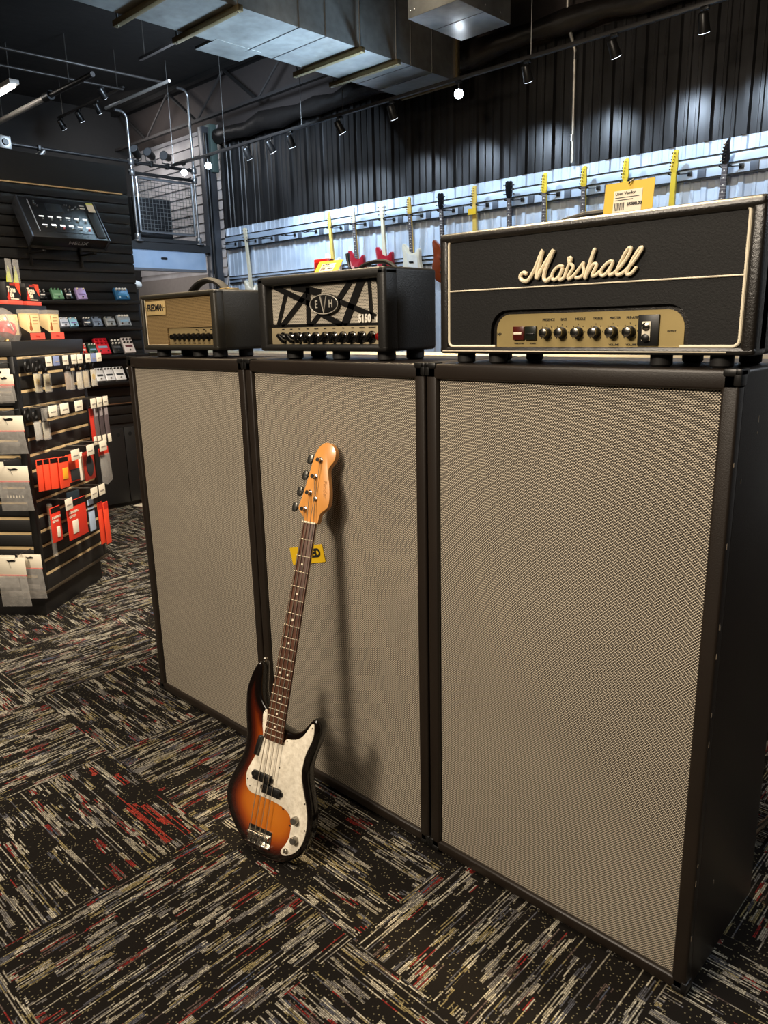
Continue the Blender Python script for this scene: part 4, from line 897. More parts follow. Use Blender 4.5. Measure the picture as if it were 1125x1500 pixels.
# fourth row
for k, s in enumerate((.105, .385, .475)): hook(KR, aR, s, .642, 'fourth-row kiosk hook with cream price flag, %s from the left' % ords[k], .135, M_WHITE, .075, .058)
cardpack(KR, aR, .055, .085, .612, .095, .190, M_RED, 'red polishing cloth pack, left one of two in the fourth row', (M_WHITE, -.05, .25, .58, .88, 'r'), .03, M_BLK, ('POLISHING', 'CLOTH'))
cardpack(KR, aR, .225, .11, .615, .200, .215, M_RED, 'wide red polishing cloth pack, larger right one in the fourth row', (M_WHITE, -.30, -.02, .52, .86, 'r'), .02, M_BLK, ('POLISHING', 'CLOTH'))
cardpack(KR, aR, .270, .075, .650, .130, .075, mat('teal_black_pack', (30, 44, 52), .5), 'small dark teal pack above the wide polishing cloth', None, .06)
t = thing('clear_tube', 'long clear plastic tube hanging at the left of the fourth kiosk row', 'tube', KR(.085, .035, .62), aR)
b = NB(); cyl(b, (0, 0, -.29), (0, 0, 0), .013, n=12); obj('tube_body', b, M_BAG, t)
b = NB(); cyl(b, (0, 0, -.06), (0, 0, -.01), .0145, n=12); obj('tube_label', b, mat('brown_label', (110, 80, 60), .5), t)
t = thing('string_tube_pack', 'pale blue and white stick pack right of the polishing cloths', 'accessory pack', KR(.392, .105, .575), aR)
b = NB(); box(b, -.030, .030, 0, .008, -.185, 0, .002); obj('card', b, mat('pale_blue_pack', (170, 186, 206), .5), t)
for zz in (-.035, -.06):
    b = NB(); box(b, -.031, .031, -.002, .009, zz-.006, zz+.004); obj('black_band', b, M_BLK, t)
for k, (s, zz) in enumerate(((.492, .535), (.535, .525))):
    cardpack(KR, aR, s, .105+.012*k, zz, .055, .255, M_ORANGE, 'long orange strip pack past the right edge of the fourth row, %s one' % ('left' if k == 0 else 'right'), None, .0, mat('red_header', (190, 40, 28), .5))
# left face bags
def bag(s, off, z, w, h, hh, label, pegs=False, yaw=0.0, tilt=0.0):
    t = thing('header_bag', label, 'accessory bag', KF(s, off, z), rot=(0, tilt, aF+yaw), group='header bags on the left kiosk face')
    b = NB(); box(b, -w/2, w/2, 0, .003, -hh, 0, .0008); hc = obj('header_card', b, M_WHITE, t)
    b = NB(); box(b, -w/2, w/2, -.0006, .0035, -hh-.006, -hh+.001); obj('red_line', b, M_RED, t)
    b = NB(); prism(b, smooth_path([(-w*.16, -.012), (-w*.05, -.016), (w*.06, -.010), (w*.18, -.016)], 2)+[(w*.16, -.022), (-w*.10, -.024)], -.0012, .0, 0); obj('hang_slot', b, M_BLK, hc)
    b = NB(); tube(b, [(-w*.08, -.001, -.02), (-w*.02, -.001, -hh*.6)], .0008, 5); obj('print_mark', b, M_INK, hc)
    if pegs:
        for k in range(6):
            c = NB(); lathe(c, [(.004, 0), (.0025, .012)], n=8, M=Matrix.Translation((-w*.3+w*.1*k, .004, -h*.72))); obj('bridge_pin', c, M_CREAM, t)
    else:
        c = NB(); box(c, -w*.25, w*.28, .001, .005, -h*.80, -h*.70, .001); obj('contents', c, mat('grey_contents', (110, 106, 100), .5), t)
    b = NB(); prism(b, [(-w/2, -hh), (w/2, -hh), (w*.56, -h), (-w*.50, -h-.004)], -.006, -.003, .0006); obj('clear_bag', b, M_BAG, t)
for a in [(.055, .06, 1.345, .13, .17, .09, 'cream-headed bag at the top left kiosk face, partly cut by frame'), (.0, .10, 1.318, .10, .13, .05, 'clear bag overlapping the top bag on the left kiosk face'),
          (.010, .10, 1.115, .160, .190, .075, 'large cream-headed bag, second row of the left kiosk face'),
          (.135, .09, .880, .12, .185, .08, 'cream-headed bag mostly cut by the frame, third row left face'), (.020, .105, .862, .165, .230, .078, 'cream-headed bag of white pins, third row left face', True),
          (.165, .08, .380, .14, .175, .07, 'bottom-row bag at the far left of the left kiosk face'), (.090, .125, .382, .155, .265, .095, 'bottom-row long bag with pale header, in front'), (.010, .085, .388, .130, .240, .075, 'bottom-row bag nearest the kiosk corner')]:
    bag(*a)
for k, (s, z) in enumerate(((.03, 1.37), (.01, 1.137), (.04, .889), (.05, .394))): hook(KF, aF, s, z, 'plain peg hook on the left kiosk face, %s from the top' % ords[k], .13)
# things on the kiosk top
ZT = 1.475
t = thing('display_riser', 'black riser block on the kiosk top carrying the black and red boxes', 'riser', KR(0, 0, ZT), aR)
b = NB(); box(b, .14, .66, .17, .36, .0, .190, .004); obj('riser_body', b, M_BLK, t)
def traybox(s, off, label, red=True):
    t = thing('string_box', label, 'box', KR(s, off, ZT), aR, 'cream packets in red trays')
    w = .135
    b = NB(); box(b, -w/2, w/2, 0, .09, 0, .006); box(b, -w/2, w/2, 0, .004, 0, .040, .001); prism(b, [(0, 0), (.09, 0), (.09, .10), (.004, .04)], 0, .003, M=Matrix.Translation((-w/2, 0, 0)) @ Matrix.Rotation(PI/2, 4, 'Z')); prism(b, [(0, 0), (.09, 0), (.09, .10), (.004, .04)], -.003, 0, M=Matrix.Translation((w/2, 0, 0)) @ Matrix.Rotation(PI/2, 4, 'Z'))
    obj('tray', b, mat('black_tray', (24, 20, 19), .5), t)
    b = NB(); box(b, -w/2-.001, w/2+.001, -.002, .0, .004, .038); tf = obj('tray_front', b, mat('coral_tray', (226, 84, 66), .5), t)
    b = NB(); text(b, 'Strings', .014, 0, -.0026, .021); obj('lettering', b, mat('tray_print', (180, 50, 40), .5), tf)
    b = NB(); box(b, -w/2+.006, w/2-.012, .012, .060, .006, .140, .001); pk = obj('packet', b, mat('kraft_cream', (222, 192, 140), .6), t)
    b = NB(); prism(b, smooth_loop([(-.045, .055), (-.028, .048), (-.018, .058), (-.022, .072), (-.026, .080), (-.022, .090), (-.032, .098), (-.040, .090), (-.038, .078), (-.046, .070)], 2), .0105, .012); box(b, -.0335, -.030, .0105, .012, .095, .130); obj('guitar_print', b, mat('brown_print', (150, 84, 40), .6), pk)
    for k in range(3):
        c = NB(); box(c, -.008, .038, .0112, .012, .118-.016*k, .122-.016*k); obj('print_line', c, mat('tan_print', (176, 140, 96), .6), pk)
    b = NB(); box(b, -w/2+.004, w/2-.010, .008, .064, .138, .162, .001); obj('clear_sleeve', b, M_BAG, t)
traybox(.330, -.050, 'cream packet box in a coral tray on the kiosk top, left one of two', True)
traybox(.530, -.050, 'cream packet box in a coral tray on the kiosk top, right one of two')
t = thing('string_box', 'cream packet box without tray front, behind the red toy bag', 'box', KR(.222, -.105, ZT), aR, 'cream packets in red trays')
b = NB(); box(b, -.032, .032, 0, .06, .02, .135, .001); obj('packet', b, mat('kraft_cream', (222, 192, 140), .6), t)
b = NB(); box(b, -.032, .032, -.001, .062, .0, .03, .001); obj('tray', b, mat('black_tray', (24, 20, 19), .5), t)
def tunebox(s, off, label):
    t = thing('tie_box', label, 'box', KR(s, off, ZT+.190), aR, 'black and red boxes on the riser')
    w, h = .132, .118
    b = NB(); box(b, -w/2-.004, w/2+.004, -.004, .07, 0, .022, .001); obj('tray', b, mat('coral_tray', (226, 84, 66), .5), t)
    b = NB(); box(b, -w/2, w/2, 0, .065, .020, h, .001); bx_ = obj('box_body', b, mat('matte_black_box', (20, 17, 16), .5), t)
    b = NB(); prism(b, [(w*.06, h-.001), (w*.5-.001, h-.001), (w*.5-.001, h*.42)], -.0012, .0003); obj('red_corner', b, M_ORANGE, bx_)
    for q, wd in enumerate(('Tone', 'tie')):
        c = NB(); text(c, wd, .040, -.018, -.0014, .078-.026*q, sx=.85, bold=.0016); obj('lettering', c, M_CREAM, bx_)
    b = NB(); prism(b, smooth_loop([(-.060, .026), (-.034, .026), (-.034, .042), (-.042, .052), (-.042, .075), (-.050, .075), (-.050, .052), (-.060, .042)], 2), -.0014, .0003); obj('red_guitar_print', b, M_RED, bx_)
    b = NB(); box(b, -.03, .045, -.0014, .0003, .028, .033); obj('print_line', b, M_CREAM, bx_)
    b = NB(); box(b, -w*.2, w*.2, -.0014, .0003, .100, .112); obj('red_print', b, DRED, bx_)
tunebox(.375, -.185, 'black box with red corner and white lettering on the riser, left one')
tunebox(.560, -.185, 'black box with red corner and white lettering on the riser, right one')
for k, s in enumerate((.478, .548)):
    t = thing('pick_bag', 'tall clear bag with a yellow-green flame card, %s of the pair' % ('left' if k == 0 else 'right'), 'bag', KR(s, -.262, ZT+.190), aR, 'flame bags on the riser')
    b = NB()
    fl = [(-.022, .06), (-.026, .13), (-.020, .165), (-.016, .135), (-.012, .19), (-.007, .15), (-.002, .215), (.003, .155), (.008, .205), (.012, .14), (.017, .175), (.022, .06)]
    prism(b, fl, 0, .002); obj('flame_card', b, mat('lime_flame', (214, 222, 50), .5), t)
    b = NB(); box(b, -.024, .024, 0, .003, 0, .062); obj('lower_card', b, M_BLK, t)
    b = NB(); box(b, -.027, .027, -.006, -.003, .0, .25, .001); obj('clear_bag', b, M_BAG, t)
cardpack(KR, aR, .345, -.385, ZT+.335, .075, .125, M_WHITE, 'cream card at the left frame edge above the kiosk', None, 0, None, name='sign_card', grp=None)
t = thing('card_stand', 'thin black stand holding the cream card on the kiosk top', 'stand', KR(.345, -.395, ZT), aR)
b = NB(); cyl(b, (0, 0, 0), (0, 0, .30), .004, n=8); obj('stand_rod', b, M_BLK, t)
b = NB(); lathe(b, [(.03, 0), (.03, .004), (.005, .008)]); obj('stand_base', b, M_BLK, t)
t = thing('shaker_bag', 'clear bulging bag holding a red rounded toy at the front of the kiosk top', 'bag', KR(.095, -.095, ZT), aR)
b = NB(); lathe(b, [(.012, .02), (.040, .035), (.048, .065), (.036, .095), (.012, .108)], n=20, M=Matrix.Translation((.01, .0, 0)) @ Matrix.Rotation(.4, 4, 'Y')); obj('red_toy', b, mat('toy_red', (206, 50, 50), .3), t)
b = NB(); cyl(b, (-.03, -.045, .13), (.02, -.045, .055), .004, n=8); obj('white_stick', b, M_CREAM, t)
b = NB(); lathe(b, [(.075, 0), (.085, .03), (.080, .09), (.055, .14), (.02, .165)], n=14); obj('clear_bag', b, M_BAG, t)
t = thing('bell_knob', 'small brass button on the kiosk top near its corner', 'knob', KR(.02, -.03, ZT), aR)
b = NB(); lathe(b, [(.014, 0), (.014, .004), (.008, .012), (.002, .014)]); obj('knob_body', b, mat('brass_cap', (150, 128, 84), .35, .8), t)

# ------------------------------------------------------------------ ceiling ducts
n = Nodes('galvanised_sheet'); f = n.noise(1.6, 5, rough=.6); v = n.noise(14, 3)
n.put(n.b.inputs['Base Color'], n.ramp(n.m('MULTIPLY_ADD', v, .3, n.m('MULTIPLY', f, .7)), [(.3, (120, 118, 112)), (.7, (176, 174, 168))])); n.put(n.b.inputs['Roughness'], n.m('MULTIPLY_ADD', f, .25, .22)); n.set(Metallic=.85); M_GALV = n.mat
M_GALVD = mat('galvanised_dark', (120, 104, 74), .4, .85)
DZ = 3.80
dt = thing('air_duct', 'long galvanised rectangular air duct under the ceiling, running toward the ribbed wall', 'air duct', (-2.6, 0, DZ))
bm = NB(); box(bm, -.35, .35, -.5, 4.92, 0, .66); obj('duct_body', bm, M_GALV, dt)
bm = NB(); box(bm, -.60, -.29, 2.59, 3.04, -.002, .02); obj('side_branch', bm, M_GALV, dt)
for y in (1.35, 2.93, 3.21, 4.25, 4.55):
    b = NB(); box(b, -.353, .353, y-.004, y+.004, -.004, .664); obj('seam_flange', b, M_STEEL, dt)
b = NB(); box(b, -.375, .375, 4.90, 4.935, -.025, .685); obj('end_flange', b, M_GALVD, dt)
for y in (1.82, 2.33, 3.585, 4.035):
    b = NB(); box(b, -.50, .40, y-.022, y+.022, -.045, -.002, .003); st = obj('support_bar', b, M_GALVD, dt)
    for x in (-.46, .365):
        c = NB(); cyl(c, (x, y, -.05), (x, y, ZC-DZ), .008, n=8); obj('hanger_rod', c, M_STEEL, st)
d2 = thing('air_duct', 'short square galvanised duct drop at the top centre, right of the long duct', 'air duct', (-1.32, 3.775, DZ))
bm = NB(); box(bm, -.245, .245, -.335, .335, 0, ZC-DZ-.002, .004); obj('duct_body', bm, M_GALV, d2)
b = NB(); box(b, -.235, .235, -.02, -.012, -.003, 0); obj('seam_flange', b, M_STEEL, d2)
for x, y in ((-.22, -.336), (-.18, -.336), (.246, 0), (.246, .2)):
    c = NB(); lathe(c, [(.008, 0), (.005, .004)], n=8, M=Matrix.Translation((x, y, .05)) @ Matrix.Rotation(PI/2, 4, 'X' if y < -.3 else 'Y')); obj('screw', c, M_STEEL, d2)

# ------------------------------------------------------------------ track lights along the ribbed wall
TY, TZ = 4.6, 3.70
tr = thing('lighting_track', 'long black lighting track hung on rods in front of the ribbed wall', 'light track', (-3.0, TY, TZ))
bm = NB(); box(bm, -3.92, 4.6, -.018, .018, -.015, .015, .002); obj('track_bar', bm, mat('track_black', (34, 31, 30), .45), tr)
for x in (-6.88, -5.68, -4.2, -3.525, -1.2):
    b = NB(); cyl(b, (x+3, 0, .01), (x+3, 0, ZC-TZ), .0035, n=8); obj('hanger_rod', b, M_STEEL, tr)
LENS = mat('lamp_lens', (255, 255, 255), .2, emit=5, ecol=(225, 238, 255)); LENSB = mat('lamp_lens_bright', (255, 255, 255), .2, emit=55, ecol=(225, 238, 255))
def lamp(x, y, z, tgt, label, bright=False, grp='track spotlights along the ribbed wall', drop=.11):
    t = thing('track_spotlight', label, 'spotlight', (x, y, z), 0, grp)
    d = (Vector(tgt)-Vector((x, y, z-drop))).normalized(); M_ = Matrix.Translation((0, 0, -drop)) @ d.to_track_quat('Z', 'Y').to_matrix().to_4x4()
    b = NB(); box(b, -.03, .03, -.016, .016, -.022, 0, .003); obj('track_adapter', b, M_BLK, t)
    b = NB(); tube(b, [(0, 0, -.02), (.0, 0, -drop*.6), (0, 0, -drop)], .007, 6); obj('yoke', b, M_STEEL, t)
    b = NB(); lathe(b, [(.028, -.075), (.036, -.065), (.042, .03), (.046, .055)], n=18, M=M_.copy()); h = obj('lamp_housing', b, mat('lamp_black', (26, 25, 25), .35), t)
    b = NB(); lathe(b, [(.040, .0555), (.040, .058)], n=18, M=M_.copy()); obj('lens', b, LENSB if bright else LENS, h)
LX = [.264, -.433, -1.234, -1.975, -2.814, -3.582, -4.403, -4.768, -5.223, -6.069, -6.639]
for k, x in enumerate(LX):
    br = k in (3, 9, 10)
    tg = (2.6, -1.3, 1.6) if br else (x+(.18 if k % 2 else -.1), 5.4, 2.3 if k % 3 else 2.0)
    lamp(x, TY, TZ-.016, tg, ('dazzling' if br else 'dim-faced') + ' track spotlight, %s from the right along the ribbed wall' % ords[k], br)
cd = thing('conduit', 'thin pale conduit running up the ribbed wall beside the square duct', 'pipe', (-1.27, 5.44, 0))
b = NB(); tube(b, [(.01, 0, 2.98), (0, 0, 3.95), (-.01, -.06, 4.06), (-.02, -.12, 4.2), (-.02, -.12, ZC)], .016, 8); obj('conduit_pipe', b, mat('grey_conduit', (150, 146, 138), .4, .5), cd)
for z in (3.2, 3.9):
    b = NB(); cyl(b, (0, 0, z-.03), (0, 0, z+.03), .022, n=10); obj('coupling', b, M_STEEL, cd)

# left ceiling services
M_PIPE = mat('dark_pipe', (52, 48, 46), .45, .3); M_PIPEW = mat('pale_pipe', (170, 164, 158), .4, .3)
def pipe(name, label, pts, r, m_, cats='pipe'):
    b = NB(); tube(b, pts, r, 10); return tag(obj(name, b, m_), label, cats)
pipe('sprinkler_pipe', 'dark pipe under the black ceiling at top left, upper one', [(-6.45, .8, 4.5), (-6.25, 4.19, 4.5)], .015, M_PIPE)
pipe('sprinkler_pipe', 'dark pipe under the black ceiling at top left, lower one', [(-7.0, 1.2, 4.5), (-6.84, 3.93, 4.5)], .015, M_PIPE)
t = thing('sprinkler_pipe', 'thick pipe, half pale and half dark, crossing beneath the thin pipes at top left', 'pipe', (-7.45, 3.23, 4.42))
b = NB(); tube(b, [(-2.0, -.02, 0), (0, 0, 0)], .035, 10); obj('pipe_length', b, M_PIPEW, t, 'pale pipe half')
b = NB(); tube(b, [(0, 0, 0), (1.17, .02, 0)], .030, 10); obj('pipe_length', b, M_PIPE, t, 'dark pipe half')
b = NB(); cyl(b, (-.09, 0, 0), (.08, 0, 0), .055, n=14); obj('coupling', b, M_BLK, t)
for x in (-1.5, .6):
    c = NB(); cyl(c, (x, 0, .02), (x, 0, ZC-4.42), .006, n=6); obj('hanger_rod', c, M_STEEL, t)
t = thing('strut_channel', 'short thin metal channel under the ceiling left of the long duct', 'channel', (-5.2, 3.54, 4.5)); b = NB(); box(b, -.5, .5, -.02, .02, -.015, .015); obj('channel_bar', b, M_PIPE, t)
for x in (-.4, .4):
    c = NB(); cyl(c, (x, 0, .01), (x, 0, ZC-4.5), .006, n=6); obj('hanger_rod', c, M_STEEL, t)
t = thing('lighting_track', 'short black light track at top left holding three little spots', 'light track', (-7.76, 3.92, 4.52)); b = NB(); box(b, -.95, .95, -.015, .015, -.012, .012); obj('track_bar', b, mat('track_black', (34, 31, 30), .45), t)
for x in (-.8, .8):
    c = NB(); cyl(c, (x, 0, .01), (x, 0, ZC-4.52), .006, n=6); obj('hanger_rod', c, M_STEEL, t)
for k, x in enumerate((-8.62, -8.06, -7.52)): lamp(x, 3.92, 4.508, (x-.4, 5.0, 3.0), 'little spotlight on the short top-left track, %s from left' % ords[k], False, 'spots on the short top-left track', .10)
lamp(-6.86, 3.66, 4.48, (-7.4, 5.0, 3.0), 'little spotlight hanging alone from the lower dark pipe', False, 'spots on the short top-left track', .07)
t = thing('strip_light', 'glowing fluorescent strip light at the left edge under the ceiling', 'ceiling light', (-8.0, 2.84, 4.5))
b = NB(); box(b, -.7, .52, -.06, .06, .0, .05, .004); obj('housing', b, mat('white_metal', (200, 196, 190), .5), t)
b = NB(); tube(b, [(-.68, 0, -.022), (.50, 0, -.022)], .022, 10); obj('tube', b, mat('tube_glow', (255, 250, 240), .3, emit=14), t)
for x in (-.5, .4):
    c = NB(); cyl(c, (x, 0, .05), (x, 0, ZC-4.5), .006, n=6); obj('hanger_rod', c, M_STEEL, t)
# open web joist along the grey upper wall
t = thing('roof_joist', 'open web steel joist with zigzag braces along the grey upper wall', 'joist', (-7.6, YB-.25, 0))
M_J = mat('joist_black', (20, 18, 17), .6)
b = NB(); box(b, -2.0, 3.6, -.04, .04, 4.91, 4.97); obj('chord', b, M_J, t)
b = NB(); box(b, -2.0, 3.6, -.03, .03, 4.395, 4.43); obj('chord', b, mat('joist_grey', (44, 40, 39), .7), t)
for k in range(4):
    x0 = -1.75+1.42*k; b = NB(); tube(b, [(x0, 0, 4.92), (x0+.68, 0, 4.43)], .024, 6); obj('web_brace', b, M_J, t)
    b = NB(); tube(b, [(x0+.74, 0, 4.43), (x0+1.42, 0, 4.92)], .018, 6); obj('web_brace', b, mat('joist_grey', (44, 40, 39), .7), t)

# ------------------------------------------------------------------ mezzanine at the far left corner
mz = thing('mezzanine_platform', 'raised platform in the far left corner with a pale blue steel fascia', 'platform', (-7.0, 0, 0))
b = NB(); box(b, -2.58, .02, 1.2, 5.14, 2.60, 2.70); obj('deck', b, mat('deck_black', (34, 33, 34), .6), mz)
n = Nodes('pale_blue_fascia'); f = n.noise(2.5, 3); n.put(n.b.inputs['Base Color'], n.ramp(f, [(.3, (150, 172, 200)), (.7, (186, 202, 222))])); n.set(Roughness=.3, Metallic=.4)
b = NB(); box(b, -.02, .0, 1.2, 5.08, 2.36, 2.598); fa = obj('fascia', b, n.mat, mz)
b = NB(); prism(b, rrect(-.05, .05, -.018, .018, .016), 0, .002, M=Matrix.Translation((.0022, 4.40, 2.49)) @ Matrix.Rotation(PI/2, 4, 'Z')); obj('slot', b, mat('hole_black', (4, 4, 4), .9), fa)
b = NB(); box(b, -.10, .0, 1.2, 5.08, 2.325, 2.36); obj('lower_flange', b, mat('flange_grey', (120, 118, 120), .35, .6), mz)
b = NB(); box(b, -2.55, -.02, 1.2, 5.14, 2.56, 2.60); obj('underside', b, mat('soffit_grey', (90, 86, 84), .7), mz)
for x, y in ((-.12, 1.35), (-2.45, 1.35), (-2.45, 4.9)):
    b = NB(); box(b, x-.05, x+.05, y-.05, y+.05, 0, 2.56); obj('support_post', b, mat('deck_black', (34, 33, 34), .6), mz)
cl = thing('steel_column', 'dark steel column at the left end of the ribbed wall', 'column', (-6.98, 5.26, 0))
b = NB(); box(b, -.12, .0, -.10, .10, 0, 4.30, .01); obj('column_shaft', b, mat('column_grey', (74, 74, 78), .4, .3), cl)
b = NB(); tube(b, [(.035, -.07, 0), (.035, -.07, 4.2)], .03, 10); obj('down_pipe', b, mat('column_black', (24, 24, 26), .35, .3), cl)
b = NB(); box(b, -.13, .05, .0, .12, 3.7, 4.34, .02); obj('column_head', b, mat('greenish_panel', (74, 88, 84), .5), cl)
struct('wall_inner_left', B(-9.6, -7.12, 5.40, 5.46, 0, 2.34), mat('plain_grey_wall', (132, 124, 120), .7))
gr = thing('guard_rail', 'pipe guard rail with wire mesh panel on the platform edge', 'railing', (-7.0, 0, 2.70))
M_RP = mat('galv_rail_pipe', (150, 150, 152), .3, .8)
for y, zt in ((4.03, 1.50), (4.985, 1.93)):
    b = NB(); tube(b, [(0, y, 0), (0, y, zt)]+[(0, y-.09*(1-math.cos(a)), zt+.09*math.sin(a)) for a in (.4, .8, 1.2, 1.57)]+[(0, y-.16, zt+.09)], .018, 10); p_ = obj('rail_post', b, M_RP, gr)
    for zz in (.06, .86, .99):
        c = NB(); lathe(c, [(.036, -.04), (.042, -.03), (.042, .03), (.036, .04)], n=12, M=Matrix.Translation((0, y, zz))); obj('pipe_fitting', c, M_RP, p_)
    c = NB(); lathe(c, [(.07, 0), (.07, .012), (.035, .03)], n=14, M=Matrix.Translation((0, y, 0))); obj('base_flange', c, M_RP, p_)
for zz, y0 in ((.99, 1.30), (.86, 3.98)):
    b = NB(); tube(b, [(0, y0, zz), (0, 5.0, zz)], .020, 10); obj('top_rail', b, mat('dark_rail_pipe', (44, 42, 42), .4, .4), gr)
b = NB(); y0, y1, z0, z1 = 4.085, 4.93, .13, .81
for q in (((0, y0, z0), (0, y1, z0)), ((0, y1, z0), (0, y1, z1)), ((0, y1, z1), (0, y0, z1)), ((0, y0, z1), (0, y0, z0))): tube(b, q, .018, 8)
mf = obj('mesh_frame', b, M_RP, gr)
b = NB()
k = y0
while k < y1: cyl(b, (0, k, z0), (0, k, z1), .0035, n=5); k += .053
k = z0
while k < z1: cyl(b, (0, y0, k), (0, y1, k), .0035, n=5); k += .053
obj('wire_mesh', b, mat('wire_grey', (120, 120, 120), .4, .5), mf)
b = NB(); box(b, -.03, .03, 4.0, 5.0, .0, .05); obj('kick_plate', b, mat('deck_black', (34, 33, 34), .6), gr)
pipe('overhead_bar', 'pale horizontal pipe joining the tops of the tall rail posts', [(-7.05, 3.78, 4.30), (-5.55, 3.80, 4.30)], .018, M_PIPEW)
rk = thing('equipment_rack', 'black equipment rack behind the wire mesh on the platform', 'rack', (-7.09, 4.37, 2.70), PI/2)
b = NB(); box(b, -.34, .26, 0, .40, 0, .58, .006); obj('rack_case', b, mat('rack_black', (20, 20, 21), .5), rk)
for zz in (.12, .27, .42, .53):
    c = NB(); box(c, -.31, .23, -.006, .002, zz-.05, zz+.05, .002); u_2 = obj('rack_unit', c, mat('rack_unit_black', (30, 30, 32), .4), rk)
    c = NB(); lathe(c, [(.012, 0), (.010, .012)], n=10, M=Matrix.Translation((-.05, -.006, zz)) @ Matrix.Rotation(PI/2, 4, 'X')); obj('knob', c, M_CHR, u_2)
tag(obj('paper_slip', B(-.16, .16, -.10, .10, 0, .02), M_WHITE, loc=(-7.30, 4.28, 3.282), rotz=PI/2+.1), 'white paper bundle on top of the black rack behind the mesh', 'paper')
for k, (y, x) in enumerate(((4.13, -7.08), (4.33, -7.07), (4.57, -7.06))):
    t = thing('stage_light', 'black stage light clamped on the upper pipe rail, %s from the left' % ords[k], 'stage light', (x+.06, y, 3.69), 0, 'stage lights on the guard rail')
    b = NB(); box(b, -.03, .03, -.02, .02, -.03, .045, .004); obj('clamp', b, M_BLK, t)
    b = NB(); tube(b, [(-.0, -.07, .12), (0, -.07, .04), (0, .07, .04), (0, .07, .12)], .008, 6); obj('yoke', b, M_STEEL, t)
    b = NB(); lathe(b, [(.035, -.08), (.048, -.06), (.052, .04), (.062, .07)], n=16, M=Matrix.Translation((0, 0, .13)) @ Matrix.Rotation(.9+.3*k, 4, 'X') @ Matrix.Rotation(.5, 4, 'Y')); hh_ = obj('lamp_housing', b, M_BLK, t)
    b = NB(); lathe(b, [(.056, .0705), (.054, .073)], n=16, M=Matrix.Translation((0, 0, .13)) @ Matrix.Rotation(.9+.3*k, 4, 'X') @ Matrix.Rotation(.5, 4, 'Y')); obj('lens', b, mat('grey_lens', (84, 84, 86), .2), hh_)

t = thing('stage_light', 'small pale spotlight on the dark rail above the slat wall', 'stage light', (-6.95, 2.83, 3.69), 0)
b = NB(); box(b, -.07, -.01, -.02, .02, -.03, .03, .004); obj('clamp', b, M_BLK, t)
b = NB(); lathe(b, [(.03, -.05), (.04, .05)], n=14, M=Matrix.Translation((.0, 0, -.07)) @ Matrix.Rotation(2.4, 4, 'X')); obj('lamp_housing', b, M_STEEL, t)
t = thing('junction_box', 'grey junction box clamped on the dark rail at the left frame edge', 'box', (-6.97, 2.42, 3.69), 0)
b = NB(); box(b, -.03, .03, -.07, .07, -.07, .07, .006); obj('box_body', b, M_STEEL, t)
b = NB(); lathe(b, [(.04, 0), (.03, .015)], n=14, M=Matrix.Translation((.03, 0, 0)) @ Matrix.Rotation(PI/2, 4, 'Y')); obj('round_cover', b, M_BLK, t)
# ------------------------------------------------------------------ things glimpsed behind the amplifiers
ct = thing('display_counter', 'long low counter with pale top glimpsed under the amplifier heads', 'counter', (-1.4, 2.9, 0))
b = NB(); box(b, -3.6, 3.4, .02, .62, .0, 1.245); obj('counter_body', b, mat('counter_wood', (150, 96, 58), .5, bump=(20, .05)), ct)
b = NB(); box(b, -3.62, 3.42, .0, .64, 1.245, 1.285, .004); obj('counter_top', b, mat('counter_cream', (222, 200, 156), .4), ct)
t = thing('oval_on_stand', 'small white oval object on a stand beyond the slat wall, left of the small amplifier', 'lamp', (-6.4, 3.60, 0))  # unidentified pale oval on a stand; emits no light
b = NB(); cyl(b, (0, 0, 0), (0, 0, 2.06), .02, n=10); obj('oval_pole', b, M_BLK, t)
b = NB(); lathe(b, [(.14, 0), (.14, .02), (.03, .04)]); obj('oval_base', b, M_BLK, t)
b = NB(); bmesh.ops.create_icosphere(b, subdivisions=3, radius=.075); bmesh.ops.scale(b, vec=(1, 1, .75), verts=b.verts[:]); b.transform(Matrix.Translation((0, 0, 2.09))); obj('oval_head', b, mat('oval_white', (220, 214, 204), .4), t)
# chrome stand behind the right cabinet
t = thing('tripod_stand', 'chrome tripod stand foot showing behind the right cabinet near the floor', 'stand', (2.36, .80, 0))
b = NB(); cyl(b, (0, 0, .10), (0, 0, .75), .012, n=12); obj('stand_tube', b, M_CHR, t)
for a in (-2.3, -.2, 1.9):
    b = NB(); tube(b, [(0, 0, .26), (.26*math.cos(a), .26*math.sin(a), .012)], .009, 8); lg = obj('leg', b, M_CHR, t)
    c = NB(); lathe(c, [(.014, 0), (.016, .006), (.012, .022)], n=10, M=Matrix.Translation((.26*math.cos(a), .26*math.sin(a), 0))); obj('rubber_foot', c, M_RUB, lg)
b = NB(); lathe(b, [(.02, .24), (.024, .25), (.024, .29), (.02, .30)], n=12); obj('collar', b, M_BLK, t)
# ------------------------------------------------------------------ camera
cam = bpy.data.cameras.new('camera'); co = bpy.data.objects.new('camera', cam); COL.objects.link(co)
cyaw, cpit, crol = .76634, -.24308, -.02393
fw = Vector((-math.sin(cyaw)*math.cos(cpit), math.cos(cyaw)*math.cos(cpit), math.sin(cpit)))
r_ = Vector((math.cos(cyaw), math.sin(cyaw), 0)); u_ = r_.cross(fw)
r2 = r_*math.cos(crol)+u_*math.sin(crol); u2 = -r_*math.sin(crol)+u_*math.cos(crol)
co.matrix_world = Matrix(((r2.x, u2.x, -fw.x, 2.76021), (r2.y, u2.y, -fw.y, -1.44967), (r2.z, u2.z, -fw.z, 1.50386), (0, 0, 0, 1)))
cam.sensor_fit = 'VERTICAL'; cam.sensor_height = 24.0; cam.lens = 24.0*1095.97/1500; cam.clip_start = .02
sc.camera = co

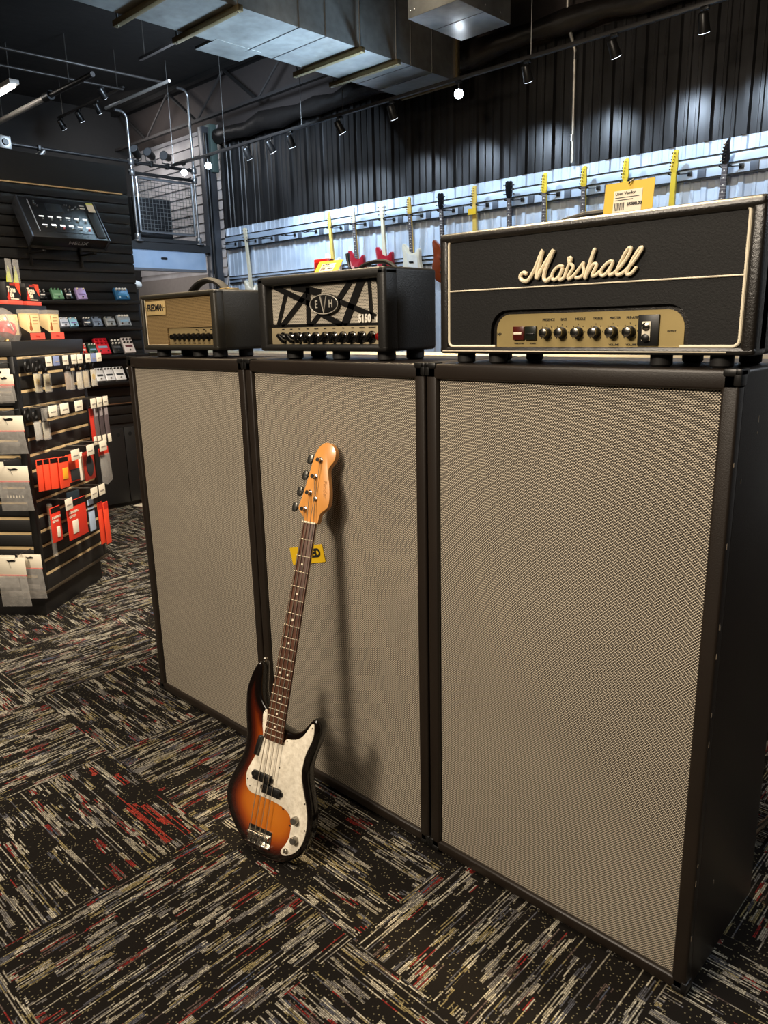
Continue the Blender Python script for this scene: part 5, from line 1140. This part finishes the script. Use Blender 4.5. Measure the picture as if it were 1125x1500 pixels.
# ------------------------------------------------------------------ light
w = bpy.data.worlds.new('dim_room'); sc.world = w; w.use_nodes = True
w.node_tree.nodes['Background'].inputs[0].default_value = (.10, .095, .09, 1); w.node_tree.nodes['Background'].inputs[1].default_value = .25
def aim(o, p): o.rotation_euler = (Vector(p)-o.location).to_track_quat('-Z', 'Y').to_euler()
def area(name, loc, tgt, size, power, col, sy=None, spread=PI):
    l = bpy.data.lights.new(name, 'AREA'); l.size = size; l.energy = power; l.color = col; l.spread = spread
    if sy: l.shape = 'RECTANGLE'; l.size_y = sy
    o = bpy.data.objects.new(name, l); COL.objects.link(o); o.location = loc; aim(o, tgt); return o
def spot(name, loc, tgt, power, col, ang=60, blend=.6, r=.04):
    l = bpy.data.lights.new(name, 'SPOT'); l.energy = power; l.color = col; l.spot_size = math.radians(ang); l.spot_blend = blend; l.shadow_soft_size = r
    o = bpy.data.objects.new(name, l); COL.objects.link(o); o.location = loc; aim(o, tgt); return o
WARM = (1.0, .86, .69); COOL = (.64, .81, 1.0)
area('key_light', (1.15, -3.6, 3.4), (1.3, 0, .7), .7, 155, WARM)
area('front_fill', (2.0, -4.2, 4.4), (1.2, 0, .6), 2.4, 110, WARM)
area('overhead_fill', (1.2, -1.3, 4.85), (1.2, -.6, 0), 1.6, 115, WARM)
for k, (a, b) in enumerate((((.2, .55, 4.85), (1.72, .20, 1.70)), ((.6, .55, 4.85), (2.12, .20, 1.70)), ((-.4, .6, 4.85), (1.08, .22, 1.65)), ((-1.1, .6, 4.85), (.30, .22, 1.62)))):
    spot('head_top_accent', a, b, 2200, (1, .78, .48), 12, 1.0, .15)  # unseen spots added to put a warm highlight on the heads' top edges
area('kiosk_light', (1.0, .8, 4.4), (-1.5, .2, .9), .6, 58, (1, .88, .72), spread=1.2)
area('back_room_light', (-8.2, 4.4, 4.6), (-8.6, 5.4, 3.2), .6, 24, (1, .97, .95))
area('under_platform_fill', (-8.0, 3.6, 2.3), (-8.4, 5.4, 1.9), .8, 26, (1, .95, .9))  # unseen fill added to brighten the wall in the opening below the deck
area('mezzanine_light', (-4.6, 3.6, 4.2), (-7.0, 4.4, 2.4), .5, 110, COOL)
area('counter_fill', (-1.0, 3.0, 4.6), (-1.0, 3.0, 1.2), 1.6, 70, (1, .9, .74), sy=.6, spread=1.2)  # unseen fill added to lift the counter behind the cabinets
area('duct_fill', (-2.0, 4.7, 2.0), (-2.7, 2.8, 3.8), .6, 95, (.5, .74, 1.0), spread=1.0)  # added blue fill for the duct underside, standing in for wall spill
area('cabinet_side_fill', (4.6, 2.4, 3.6), (2.3, .2, 1.2), .6, 9, (.85, .92, 1.0), spread=1.0)  # unseen cool fill added to grey the right cabinet's side panel
LX = [.264, -.433, -1.234, -1.975, -2.814, -3.582, -4.403, -4.768, -5.223]
for k, lx in enumerate(LX): spot('wall_spot', (lx, 4.66, 3.50), (lx+.25, 5.45, 2.62), 74, COOL, 84, .9)
sc.view_settings.view_transform = 'Standard'; sc.view_settings.look = 'None'
sc.view_settings.exposure = 0.0
